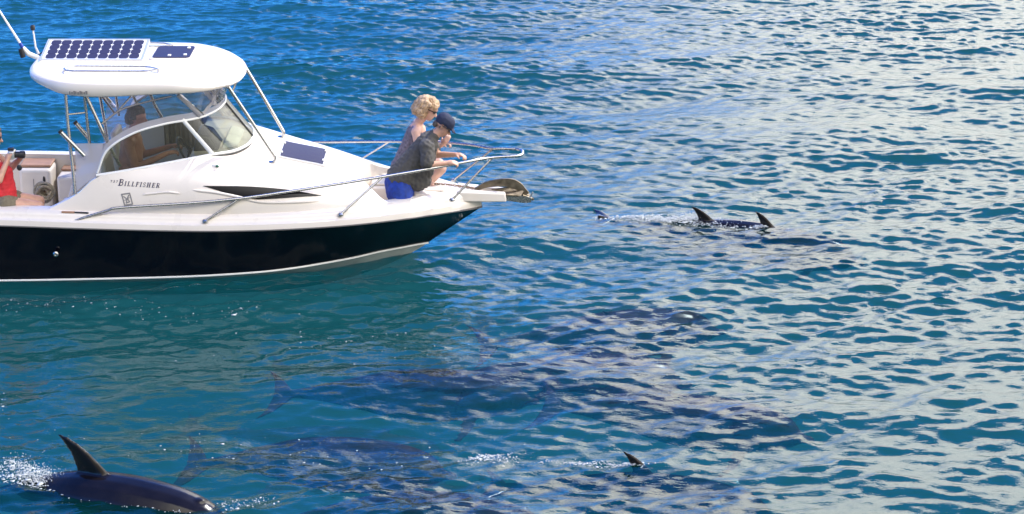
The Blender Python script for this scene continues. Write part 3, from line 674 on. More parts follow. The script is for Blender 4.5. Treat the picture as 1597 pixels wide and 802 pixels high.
# ---- lettering BILLFISHER, small number, emblem (all printed on the cabin side)
def stroke(g2, pts, w):
    for (a, b) in zip(pts[:-1], pts[1:]):
        a = np.array(a, float); b = np.array(b, float); d = (b - a); L = np.linalg.norm(d); d /= L; n = np.array((-d[1], d[0])) * w / 2; e = d * min(w * .25, .02)
        g2.append([a - n - e, b - n + e, b + n + e, a + n - e])
def arc(cx, cy, rx, ry, a0, a1, n=8): return [(cx + rx * math.cos(math.radians(a0 + (a1 - a0) * k / n)), cy + ry * math.sin(math.radians(a0 + (a1 - a0) * k / n))) for k in range(n + 1)]
def glyph(ch):
    q = []; T, t = .21, .095
    def stem(x): stroke(q, [(x, 0), (x, 1)], T); stroke(q, [(x - .15, .03), (x + .15, .03)], t); stroke(q, [(x - .15, .97), (x + .15, .97)], t)
    w = .62
    if ch == 'I': stem(.2); w = .40
    elif ch == 'L': stem(.2); stroke(q, [(.2, .04), (.58, .04), (.60, .28)], t); w = .66
    elif ch == 'F': stem(.2); stroke(q, [(.2, .96), (.58, .96), (.60, .72)], t); stroke(q, [(.2, .52), (.46, .52)], t); stroke(q, [(.46, .40), (.46, .64)], t); w = .66
    elif ch == 'E': stem(.2); stroke(q, [(.2, .96), (.58, .96), (.60, .74)], t); stroke(q, [(.2, .52), (.46, .52)], t); stroke(q, [(.46, .40), (.46, .64)], t); stroke(q, [(.2, .04), (.60, .04), (.62, .28)], t); w = .70
    elif ch == 'H': stem(.2); stem(.66); stroke(q, [(.2, .5), (.66, .5)], t); w = .88
    elif ch == 'B': stem(.2); stroke(q, [(.2, .96)] + arc(.40, .75, .22, .21, 90, -90) + [(.2, .54)], .10); stroke(q, [(.2, .52)] + arc(.42, .28, .26, .24, 90, -90) + [(.2, .04)], .11); w = .76
    elif ch == 'R': stem(.2); stroke(q, [(.2, .96)] + arc(.40, .74, .23, .22, 90, -90) + [(.2, .52)], .10); stroke(q, [(.36, .52), (.70, .03)], T * .9); w = .78
    elif ch == 'S': stroke(q, [(.50, .72), (.48, .92)] + arc(.30, .74, .20, .22, 60, 250, 8) + arc(.30, .27, .22, .23, 80, -150, 9) + [(.08, .28)], .11); w = .58
    elif ch == '7': stroke(q, [(.08, .8), (.08, .96), (.55, .96), (.25, 0)], .2); w = .70
    elif ch == '3': stroke(q, arc(.28, .74, .2, .22, 150, -80, 8) + arc(.28, .26, .24, .25, 80, -150, 8), .2); w = .70
    return q, w
def write(word, x, z, hgt, wid, slope, slant, g, first=1.0):
    for k, ch in enumerate(word):
        s = first if k == 0 else 1.0
        q, w = glyph(ch)
        for quad in q:
            P = []
            for (u, v) in quad:
                uu = x + (u * s + v * s * slant) * wid; zz = z + slope * (uu) + v * s * hgt
                P.append((uu, zz))
            g.add([on_side(a, b, .0035) for a, b in P], [(0, 1, 2, 3)])
        x += w * s * wid + .012
    return x
g = G(); sl = -.055
z0 = 1.178 - sl * -4.25
write('BILLFISHER', -4.262, z0, .046, .050, sl, .25, g, 1.42)
part('lettering', g, 'ink', smooth=False)
g = G(); write('737', -4.345, z0 + .028, .022, .026, sl, .25, g); part('number', g, 'ink', smooth=False)
g = G(); qs = []
c0, s0 = math.cos(math.radians(18)), math.sin(math.radians(18))
fr_ = [(-.045, -.06), (.045, -.06), (.045, .06), (-.045, .06), (-.045, -.06)]; stroke(qs, fr_, .014); stroke(qs, [(-.03, .035), (.0, .0), (-.02, -.04), (.02, -.03), (.005, .01), (.03, .04)], .012); stroke(qs, [(-.03, -.01), (.03, .015)], .008)
for quad in qs: g.add([on_side(-4.163 + u * c0 + v * -s0 * .8, 1.037 + (u * s0 * .4 + v * c0), .0035) for u, v in quad], [(0, 1, 2, 3)])
part('emblem', g, 'greyink', smooth=False)

# ---- cockpit interior seen through the glass and aft of it
hs = empty('helm_seat'); hs.parent = boat
g = G(); box(g, -4.42, -3.98, -.60, -.14, .88, .98); part('cushion', g, 'gel2', hs, bevel=.03, seg=3)
g = G(); hexa(g, [(-4.50, -.60, .95), (-4.42, -.60, .95), (-4.42, -.14, .95), (-4.50, -.14, .95)], [(-4.55, -.57, 1.33), (-4.48, -.57, 1.33), (-4.48, -.17, 1.33), (-4.55, -.17, 1.33)]); part('backrest', g, 'gel2', hs, bevel=.03, seg=3)
g = G(); box(g, -4.38, -4.05, -.55, -.19, .365, .88); part('pedestal', g, 'gel', hs, bevel=.02)
ps = empty('passenger_seat'); ps.parent = boat
g = G(); box(g, -4.42, -3.98, .16, .62, .84, .94); part('cushion', g, 'gel2', ps, bevel=.03, seg=3)
g = G(); hexa(g, [(-4.50, .16, .9), (-4.42, .16, .9), (-4.42, .62, .9), (-4.50, .62, .9)], [(-4.55, .19, 1.42), (-4.48, .19, 1.42), (-4.48, .59, 1.42), (-4.55, .59, 1.42)]); part('backrest', g, 'gel2', ps, bevel=.03, seg=3)
g = G(); box(g, -4.38, -4.05, .21, .57, .365, .84); part('pedestal', g, 'gel', ps, bevel=.02)
pod = empty('instrument_pod'); pod.parent = boat
g = G(); hexa(g, [(-3.50, -.60, 1.42), (-3.22, -.56, 1.42), (-3.22, -.12, 1.42), (-3.50, -.10, 1.42)], [(-3.46, -.58, 1.62), (-3.32, -.54, 1.58), (-3.32, -.14, 1.58), (-3.46, -.12, 1.62)]); part('housing', g, 'dark', pod, bevel=.025, seg=3)
g = G(); hexa(g, [(-3.20, -.5, 1.42), (-3.02, -.35, 1.42), (-3.02, .3, 1.42), (-3.20, .3, 1.42)], [(-3.18, -.45, 1.49), (-3.08, -.32, 1.47), (-3.08, .25, 1.47), (-3.18, .25, 1.49)]); part('dash_cowl', g, 'white', pod, bevel=.02, seg=3)
g = G(); th_ = np.linspace(0, 2 * math.pi, 33); cW = np.array((-3.62, -.36, 1.36)); e1 = np.array((0, 1, 0)); e2 = np.array((-.45, 0, .89))
tube(g, [cW + .17 * (math.cos(a) * e1 + math.sin(a) * e2) for a in th_], .013, 8)
for a in (90, 210, 330): tube(g, [cW + .165 * (math.cos(math.radians(a)) * e1 + math.sin(math.radians(a)) * e2), cW + np.array((.05, 0, .03))], .01, 6)
tube(g, [cW + np.array((.04, 0, .02)), (-3.48, -.36, 1.30)], .03, 10)
part('steering_wheel', g, 'dark')
# folded striped curtain on the far side of the cabin
n1 = 40; P = np.array([[(-4.02 + .46 * i / n1 + .012 * math.sin(i * 1.9), .74 + .035 * math.sin(i * 1.35), 1.08 + .36 * t) for t in np.linspace(0, 1, 6)] for i in range(n1 + 1)])
g = G(); g.add(*grid(P)); part('pleated_curtain', g, 'curtain')
# aft cockpit furniture on the far side
aq = empty('aft_lounge'); aq.parent = boat
g = G(); box(g, -5.70, -5.33, .58, .94, .365, .86); part('locker', g, 'gel2', aq, bevel=.04, seg=3)
g = G(); box(g, -5.705, -5.34, .66, .95, .862, .893); part('cushion', g, 'brown', aq, bevel=.014, seg=3)
g = G(); box(g, -5.535, -5.53, .572, .578, .45, .75); part('door_gap', g, 'trim', aq)
g = G(); g.add(ICO_V * np.array((.016, .012, .045)) + np.array((-5.41, .578, .74)), ICO_F); part('latch', g, 'dark', aq)
g = G(); box(g, -5.26, -4.98, .55, .93, .365, .78); part('locker', g, 'gel2', aq, bevel=.03, seg=3)
g = G(); box(g, -5.25, -4.99, .78, .94, .785, .81); part('cushion', g, 'brown', aq, bevel=.01)
g = G(); hexa(g, [(-5.15, .0, .365), (-4.70, .0, .365), (-4.70, .5, .365), (-5.15, .5, .365)], [(-4.95, .0, .95), (-4.72, .0, 1.0), (-4.72, .5, 1.0), (-4.95, .5, .95)]); part('rear_seat', g, 'gel2', aq, bevel=.04, seg=3)
g = G(); box(g, -5.03, -4.75, -.75, -.25, .365, .80); part('rear_seat', g, 'gel', aq, bevel=.04, seg=3)

# ================================================================== loose things on the boat
def on_boat(o): o.rotation_euler = (HEEL, 0, 0); return o
anchor = on_boat(empty('anchor')); tag(anchor, 'weathered plough anchor stowed on the bow roller', 'anchor')
g = G(); sh = catmull([(-.42, 0, .80), (-.30, 0, .86), (-.15, 0, .885), (-.02, 0, .885), (.07, 0, .85), (.13, 0, .79), (.165, 0, .745)], 26)
V = []
for i, (p, t, u, w) in enumerate(frames(sh)):
    hgt = .018 + .03 * math.sin(min(1, i / 20) * math.pi * .8); V.append([p + u * hgt + w * .013, p - u * hgt + w * .013, p - u * hgt - w * .013, p + u * hgt - w * .013])
v, f = grid(np.array([[list(q) for q in r + [r[0]]] for r in V])); g.add(v, f); part('shank', g, 'bronze', anchor, angle=30)
g = G()
for s in (-1, 1):
    bl = [(.14, 0, .80), (-.02, s * .012, .835), (-.22, s * .04, .80), (-.27, s * .105, .775), (-.06, s * .10, .775), (.10, s * .06, .75)]
    prism(g, bl if s < 0 else bl[::-1], (0, 0, -.012))
part('plough_blade', g, 'bronze', anchor, smooth=False)
g = G(); tube(g, [(.12, -.05, .745), (.19, -.03, .715), (.235, .0, .69), (.19, .03, .715), (.12, .05, .745)], .016, 8); part('crown', g, 'bronze', anchor)
chain = on_boat(empty('anchor_chain')); tag(chain, 'rusty anchor chain lying along the bow deck', 'chain')
g = G(); tube(g, [(.014 * math.cos(a) * 1.5, .012 * math.sin(a), 0) for a in np.linspace(0, 2 * math.pi, 13)], .004, 5, caps=False); lk = None
cp = catmull([(-.98, .0, .862), (-.85, .03, .862), (-.70, .02, .852), (-.55, .0, .84), (-.42, 0, .815)], 24)
for i in range(len(cp) - 1):
    p = (cp[i] + cp[i + 1]) / 2; d = cp[i + 1] - cp[i]
    if lk is None: lk = part('link', g, 'chain', chain); o = lk
    else: o = bpy.data.objects.new('link', lk.data); COL.objects.link(o); o.parent = chain
    o.location = p; o.rotation_euler = (math.radians(90 if i % 2 else 0), -math.atan2(d[2], math.hypot(d[0], d[1])), math.atan2(d[1], d[0]))
g = G()
rr_ = random.Random(5)
for k in range(16):
    r0 = rr_.uniform(.035, .10); cx, cy, cz = -5.215 + rr_.uniform(-.02, .02), -.32 + rr_.uniform(-.05, .05), .87 + rr_.uniform(-.025, .025); ph_ = rr_.uniform(0, 6)
    tube(g, [(cx + r0 * math.cos(a), cy + .02 * math.sin(2 * a + ph_), cz + r0 * .95 * math.sin(a)) for a in np.linspace(0, 2 * math.pi, 26)], .015, 6, caps=False)
rp_ = on_boat(obj('rope_coil', g, 'rope')); tag(rp_, 'coiled tan rope hanging in the cockpit behind the cabin side', 'rope')
g = G(); tube(g, [(-4.87, -1.14, .905), (-4.73, -1.145, .905)], .014, 8); gf = on_boat(empty('boat_knife')); gf.name = 'gaff'; part('handle', g, 'brown', gf)
g = G(); tube(g, [(-4.73, -1.145, .905), (-4.58, -1.15, .90)], .011, 8); part('shaft', g, 'dark', gf); tag(gf, 'short gaff with brown handle lying on the near gunwale', 'gaff')

# ================================================================== people
def hand(caps, wrist, direction, palm_n, curl=.9, s=1.0, thumb=1):
    """palm and five curled fingers appended as capsules"""
    w = np.array(wrist, float); d = np.array(direction, float); d /= np.linalg.norm(d); n = np.array(palm_n, float); n -= d * n.dot(d); n /= np.linalg.norm(n); sd = np.cross(d, n)
    caps.append((w, .024 * s, w + d * .05 * s, .027 * s))
    for k, L in zip((-1.5, -.5, .5, 1.5), (.062, .075, .078, .07)):
        b = w + d * .075 * s + sd * k * .0185 * s
        caps.append((w + d * .03 * s + sd * k * .012 * s, .016 * s, b, .0125 * s))
        p = b; ang = curl * .35
        for q in (.45, .32, .25):
            dd = d * math.cos(ang) + n * math.sin(ang); e = p + dd * L * q * s * 1.1; caps.append((p, .0098 * s, e, .0088 * s)); p = e; ang += curl * .75
    tb = w + d * .02 * s + sd * thumb * .028 * s; t1 = tb + (d * .6 + sd * thumb * .6 + n * .35) * .04 * s; t2 = t1 + (d * .8 + n * .6) * .035 * s
    caps.append((tb, .013 * s, t1, .0115 * s)); caps.append((t1, .0115 * s, t2, .009 * s))
def head(caps, c, look, up=(0, 0, 1), s=1.0):
    c = np.array(c, float); f = np.array(look, float); f /= np.linalg.norm(f); u = np.array(up, float); u -= f * u.dot(f); u /= np.linalg.norm(u); r = np.cross(f, u)
    P = lambda a, b, d: c + (f * a + u * b + r * d) * s
    caps += [(P(-.025, .035, 0), .088 * s, P(.02, .03, 0), .082 * s), (P(.035, -.03, 0), .062 * s, P(.05, -.075, 0), .042 * s), (P(.0, -.05, .0), .06 * s, P(.03, -.08, 0), .04 * s)]
    caps += [(P(.088, .005, 0), .011 * s, P(.112, -.03, 0), .015 * s), (P(.085, -.062, -.015), .011 * s, P(.085, -.062, .015), .011 * s), (P(.08, .03, -.03), .016 * s, P(.08, .03, .03), .016 * s)]
    for d in (-1, 1): caps += [(P(-.01, .02, d * .078), .012 * s, P(-.015, -.025, d * .078), .010 * s), (P(.06, -.02, d * .032), .026 * s, P(.06, -.03, d * .03), .022 * s)]
    return P
def glasses(P, parent):
    g = G()
    for d in (-1, 1):
        v = [P(.098 - .012 * abs(math.cos(a)) * (1 if math.cos(a) * d > 0 else 0), .012 + .018 * math.sin(a), d * .033 + .027 * math.cos(a)) for a in np.linspace(0, 2 * math.pi, 13)[:-1]]
        w = [np.array(q) - (P(.01, 0, 0) - P(0, 0, 0)) for q in v]; n = 12
        g.add(v + w, [tuple(range(n)), tuple(range(n, 2 * n))[::-1]] + [(i, (i + 1) % n, n + (i + 1) % n, n + i) for i in range(n)])
        tube(g, [P(.085, .02, d * .06), P(.04, .022, d * .085), P(-.02, .02, d * .088)], .005, 6)
    tube(g, [P(.1, .018, -.012), P(.1, .018, .012)], .004, 6)
    return obj('sunglasses', g, 'dark', parent)
def person(caps, mat, label, group=None, voxel=.0085):
    o = on_boat(blob('person', caps, mat, voxel=voxel, smooth=3)); tag(o, label, 'person'); return o

def hair_strands(P, n, mat, parent, seed, rad=(.1, .1, .1), zmin=-.3, length=.09, wave=.012, c0=(-.03, .03)):
    r = random.Random(seed); g = G()
    for _ in range(n):
        a = r.uniform(0, 2 * math.pi); z = r.uniform(zmin, 1); q = math.sqrt(max(0, 1 - z * z)); x, y = q * math.cos(a), q * math.sin(a)
        if x > .35 and z < .45: continue
        L = length * r.uniform(.5, 1.3); pts = []; f1, f2 = r.uniform(0, 6), r.uniform(0, 6)
        for k in range(6):
            t = k / 5; out_ = 1 + .10 * t * (1 - .4 * t); fall = L * t * (.35 + .65 * t)
            w = wave * math.sin(4.5 * t + f1) * t; w2 = wave * math.cos(4 * t + f2) * t
            pts.append(P(c0[0] + rad[0] * x * out_ - .25 * fall * (1 - abs(z)) + w, c0[1] + rad[1] * z * out_ - fall, rad[2] * y * out_ + w2))
        tube(g, pts, [.006, .0065, .006, .005, .0035, .0015], 5)
    return tag(obj('hair_locks', g, mat, parent), None, None, None, 'stuff')
# --- man leaning on the near bow rail
c = []
P = head(c, (-.765, -.22, 1.615), (.78, -.12, -.62), (.5, 0, .8))
c += [((-.87, -.22, 1.50), .062, (-.805, -.22, 1.56), .058)]
c += [((-1.27, -.30, .93), .135, (-1.10, -.26, 1.20), .13), ((-1.10, -.26, 1.20), .13, (-.95, -.24, 1.41), .12), ((-.93, -.40, 1.42), .075, (-.93, -.06, 1.42), .075)]
c += [((-.92, -.42, 1.42), .058, (-.93, -.50, 1.245), .046), ((-.93, -.50, 1.245), .043, (-.715, -.455, 1.255), .029)]
hand(c, (-.72, -.455, 1.258), (1, .0, .03), (0, .35, -1), 1.25, 1.05, 1)
c += [((-.92, -.06, 1.42), .058, (-.84, -.02, 1.22), .046), ((-.84, -.02, 1.22), .042, (-.62, -.20, 1.275), .028)]
hand(c, (-.625, -.197, 1.275), (1, -.5, .05), (0, -.2, -1), 1.1, 1.0, -1)
for s in (-.09, .09):
    c += [((-1.25, -.30 + s, .92), .09, (-1.18, -.34 + s * 1.2, .60), .075), ((-1.18, -.34 + s * 1.2, .585), .07, (-1.58, -.33 + s * 1.2, .56), .045), ((-1.58, -.33 + s * 1.2, .56), .04, (-1.70, -.33 + s * 1.2, .545), .03)]
man = person(c, 'skin', 'man in navy cap, charcoal shirt and blue shorts leaning on the bow rail')
sh = [((-1.245, -.30, 1.045), .165, (-1.10, -.26, 1.20), .158), ((-1.19, -.29, 1.03), .13, (-1.05, -.28, .985), .115), ((-1.10, -.26, 1.20), .155, (-.95, -.24, 1.40), .135), ((-1.05, -.27, 1.10), .13, (-1.0, -.27, 1.0), .105), ((-.95, -.24, 1.28), .11, (-.98, -.25, 1.12), .12),
      ((-.94, -.41, 1.425), .09, (-.93, -.07, 1.425), .09), ((-.93, -.42, 1.41), .085, (-.935, -.485, 1.27), .082), ((-.93, -.06, 1.41), .085, (-.875, .0, 1.27), .078), ((-.90, -.23, 1.47), .075, (-.87, -.225, 1.50), .072)]
blob('shirt', sh, 'shirt', man, voxel=.010, smooth=3, noise=.0035)
blob('shorts', [((-1.265, -.30, .985), .165, (-1.25, -.30, .88), .165)] + [((-1.25, -.30 + s, .91), .14, (-1.19, -.33 + s * 1.2, .64), .115) for s in (-.09, .09)], 'shorts', man, voxel=.012, smooth=3, noise=.003)
blob('cap', [(P(-.03, .055, 0), .096, P(.02, .058, 0), .088), (P(.06, .055, -.03), .04, P(.06, .055, .03), .04)] + [(P(.075, .048, d), .011, P(.16 - abs(d) * .5, .02, d), .009) for d in (-.05, -.025, 0, .025, .05)], 'cap', man, voxel=.008, smooth=3)
blob('hair', [(P(-.07, .0, -.04), .04, P(-.08, -.03, .04), .035), (P(-.02, -.01, -.075), .018, P(-.02, -.01, -.075), .018), (P(-.02, -.01, .075), .018, P(-.02, -.01, .075), .018)], 'hair_g', man, voxel=.008, smooth=2, noise=.002)
glasses(P, man)

# --- blond woman sitting beyond him
c = []
P = head(c, (-.945, .32, 1.655), (.86, -.28, -.42), (.35, 0, .9))
c += [((-1.06, .34, 1.50), .052, (-.985, .33, 1.59), .05)]
c += [((-1.24, .36, .97), .13, (-1.17, .36, 1.18), .105), ((-1.17, .36, 1.18), .105, (-1.08, .35, 1.40), .105), ((-1.085, .18, 1.43), .058, (-1.085, .52, 1.43), .058)]
c += [((-1.085, .17, 1.43), .05, (-1.05, .09, 1.19), .040), ((-1.05, .09, 1.19), .038, (-.78, .04, 1.32), .026)]
hand(c, (-.775, .04, 1.325), (.5, -.1, .75), (.2, .5, .3), .8, .92, 1)
c += [((-1.085, .53, 1.43), .05, (-.98, .62, 1.20), .040), ((-.98, .62, 1.20), .038, (-.80, .50, 1.20), .026)]
hand(c, (-.81, .50, 1.205), (1, -.1, .0), (0, 0, -1), 1.1, .92, -1)
for y0, y1, kx in ((.27, .10, -.80), (.45, .30, -.83)):
    c += [((-1.24, y0, .93), .095, (kx, y1, 1.02), .062), ((kx, y1, 1.01), .058, (kx - .12, y1 - .03, .90), .056), ((kx - .12, y1 - .03, .90), .055, (kx - .22, y1 - .05, .862), .036), ((kx - .22, y1 - .05, .862), .03, (kx - .10, y1 - .09, .858), .025)]
wom = person(c, 'skin_pale', 'blond woman in sunglasses sitting behind the man at the bow')
blob('singlet', [((-1.24, .36, .97), .142, (-1.17, .36, 1.18), .118), ((-1.17, .36, 1.18), .118, (-1.09, .35, 1.37), .118), ((-1.10, .22, 1.42), .06, (-1.10, .48, 1.42), .06)], 'singlet', wom, voxel=.011, smooth=3, noise=.002)
blob('shorts', [((-1.25, .36, .95), .15, (-1.22, .36, .92), .148), ((-1.22, .27, .93), .112, (-1.05, .20, .965), .10), ((-1.22, .45, .93), .112, (-1.05, .39, .965), .10)], 'singlet', wom, voxel=.012, smooth=3)
hc = []
r_ = random.Random(3)
for _ in range(230):
    a = r_.uniform(0, 2 * math.pi); b = math.asin(r_.uniform(-.85, 1)); x, y, z = math.cos(b) * math.cos(a), math.cos(b) * math.sin(a), math.sin(b)
    if x > .30 and z < .40: continue
    lo = max(0, -z); q = P(-.03 - .03 * lo + (.118 + .03 * lo) * x, .03 + (.105 if z > 0 else .15) * z, (.118 + .045 * lo) * y); rr = r_.uniform(.014, .034); hc.append((q, rr, q, rr))
hc += [(P(-.035, .035, 0), .105, P(-.055, -.05, 0), .10)]
blob('hair', hc, 'hair', wom, voxel=.007, smooth=2, noise=.003)
hair_strands(P, 520, 'hair', wom, 4, (.128, .118, .128), -.75, .075, .018)
glasses(P, wom)

# --- man at the helm behind the glass
c = []
P = head(c, (-4.14, -.33, 1.735), (1, .22, -.12), s=1.0)
c += [((-4.19, -.33, 1.58), .062, (-4.16, -.33, 1.66), .06), ((-4.23, -.36, 1.02), .145, (-4.23, -.35, 1.25), .14), ((-4.23, -.35, 1.25), .14, (-4.21, -.34, 1.48), .125), ((-4.21, -.53, 1.50), .072, (-4.21, -.15, 1.50), .072)]
c += [((-4.21, -.54, 1.49), .06, (-4.14, -.60, 1.24), .047), ((-4.14, -.60, 1.24), .045, (-3.80, -.50, 1.38), .03), ((-4.21, -.14, 1.49), .06, (-4.14, -.08, 1.24), .047), ((-4.14, -.08, 1.24), .045, (-3.80, -.22, 1.38), .03)]
hand(c, (-3.80, -.50, 1.38), (1, .1, .2), (.2, .3, -1), 1.0, 1.0, 1); hand(c, (-3.80, -.22, 1.38), (1, -.1, .2), (.2, -.3, -1), 1.0, 1.0, -1)
for s in (-.11, .11): c += [((-4.22, -.37 + s, 1.03), .10, (-3.82, -.37 + s, 1.03), .07), ((-3.82, -.37 + s, 1.03), .065, (-3.78, -.37 + s, .60), .045), ((-3.78, -.37 + s, .46), .045, (-3.78, -.37 + s, .60), .045), ((-3.78, -.37 + s, .41), .04, (-3.65, -.37 + s, .40), .032)]
hm = person(c, 'skin_red', 'bare chested man with dark hair at the helm behind the windscreen')
blob('shorts', [((-4.23, -.36, 1.02), .157, (-4.22, -.36, 1.0), .155)] + [((-4.2, -.37 + s, 1.03), .112, (-3.95, -.37 + s, 1.03), .095) for s in (-.11, .11)], 'khaki', hm, voxel=.012, smooth=3)
hair_strands(P, 200, 'hair_g', hm, 6, (.094, .094, .09), 0, .03, .004, (-.015, .05))
blob('hair', [(P(-.035, .06, 0), .088, P(.015, .072, 0), .078), (P(-.07, .0, 0), .07, P(-.075, -.03, 0), .055), (P(-.03, .02, -.07), .03, P(-.035, .02, .07), .03)], 'hair_g', hm, voxel=.008, smooth=2, noise=.003)

# --- photographer on the near gunwale at the left edge
c = []
P = head(c, (-5.64, -.80, 1.655), (1, -.02, -.18))
c += [((-5.70, -.80, 1.50), .052, (-5.665, -.80, 1.58), .05), ((-5.56, -.84, .97), .135, (-5.60, -.82, 1.20), .115), ((-5.60, -.82, 1.20), .115, (-5.69, -.81, 1.40), .11), ((-5.70, -.99, 1.435), .058, (-5.70, -.63, 1.435), .058)]
c += [((-5.70, -1.0, 1.43), .05, (-5.55, -1.02, 1.23), .042), ((-5.55, -1.02, 1.23), .042, (-5.47, -.90, 1.42), .028)]
hand(c, (-5.475, -.905, 1.415), (.35, .35, .9), (.4, .8, -.2), .9, .92, 1)
c += [((-5.70, -.62, 1.43), .05, (-5.50, -.60, 1.25), .042), ((-5.50, -.60, 1.25), .042, (-5.36, -.75, 1.40), .028)]
hand(c, (-5.37, -.74, 1.395), (.3, -.35, .9), (.2, -.8, -.2), .9, .92, -1)
for s, kx in ((-.10, -5.17), (.10, -5.20)): c += [((-5.56, -.84 + s, .93), .105, (kx, -.80 + s, .89), .065), ((kx, -.80 + s, .885), .06, (kx - .03, -.80 + s, .56), .045), ((kx - .03, -.80 + s, .52), .04, (kx - .03, -.80 + s, .45), .04), ((kx - .03, -.80 + s, .41), .035, (kx + .09, -.80 + s, .40), .028)]
ph = person(c, 'skin', 'photographer in red top and khaki shorts sitting at the left edge')
blob('top', [((-5.56, -.84, .98), .152, (-5.60, -.82, 1.20), .132), ((-5.52, -.83, 1.02), .11, (-5.55, -.82, 1.25), .11), ((-5.60, -.82, 1.20), .132, (-5.69, -.81, 1.36), .124), ((-5.71, -.95, 1.42), .062, (-5.71, -.67, 1.42), .062)], 'red', ph, voxel=.011, smooth=3, noise=.004)
blob('shorts', [((-5.55, -.84, .92), .145, (-5.54, -.84, .91), .143)] + [((-5.52, -.84 + s, .93), .118, (-5.44, -.82 + s, .915), .105) for s in (-.10, .10)], 'khaki', ph, voxel=.012, smooth=3, noise=.002)
blob('hair', [(P(-.04, .05, 0), .094, P(.01, .075, 0), .08), (P(-.07, -.02, 0), .075, P(-.08, -.10, 0), .06), (P(-.01, .02, -.078), .03, P(-.02, -.06, -.075), .025), (P(-.01, .02, .078), .03, P(-.02, -.06, .075), .025)], 'hair_b', ph, voxel=.008, smooth=2, noise=.003)
glasses(P, ph)
cm = on_boat(empty('camera_body')); cm.name = 'photo_camera'; tag(cm, 'black and silver camera held up by the photographer in red', 'camera')
g = G(); box(g, -5.47, -5.40, -.885, -.755, 1.42, 1.51); part('body', g, 'silver', cm, bevel=.012)
g = G(); box(g, -5.475, -5.41, -.845, -.795, 1.505, 1.54); part('viewfinder', g, 'dark', cm, bevel=.008)
g = G(); lathe(g, [(.036, 0), (.036, .05), (.041, .055), (.041, .10), (.036, .105), (.03, .098)], (-5.40, -.82, 1.46), 'x', 20); part('lens', g, 'dark', cm)
g = G(); g.add(ICO_V * np.array((.03, .012, .035)) + np.array((-5.34, -.93, 1.345)), ICO_F); part('lens_cap', g, 'dark', cm)

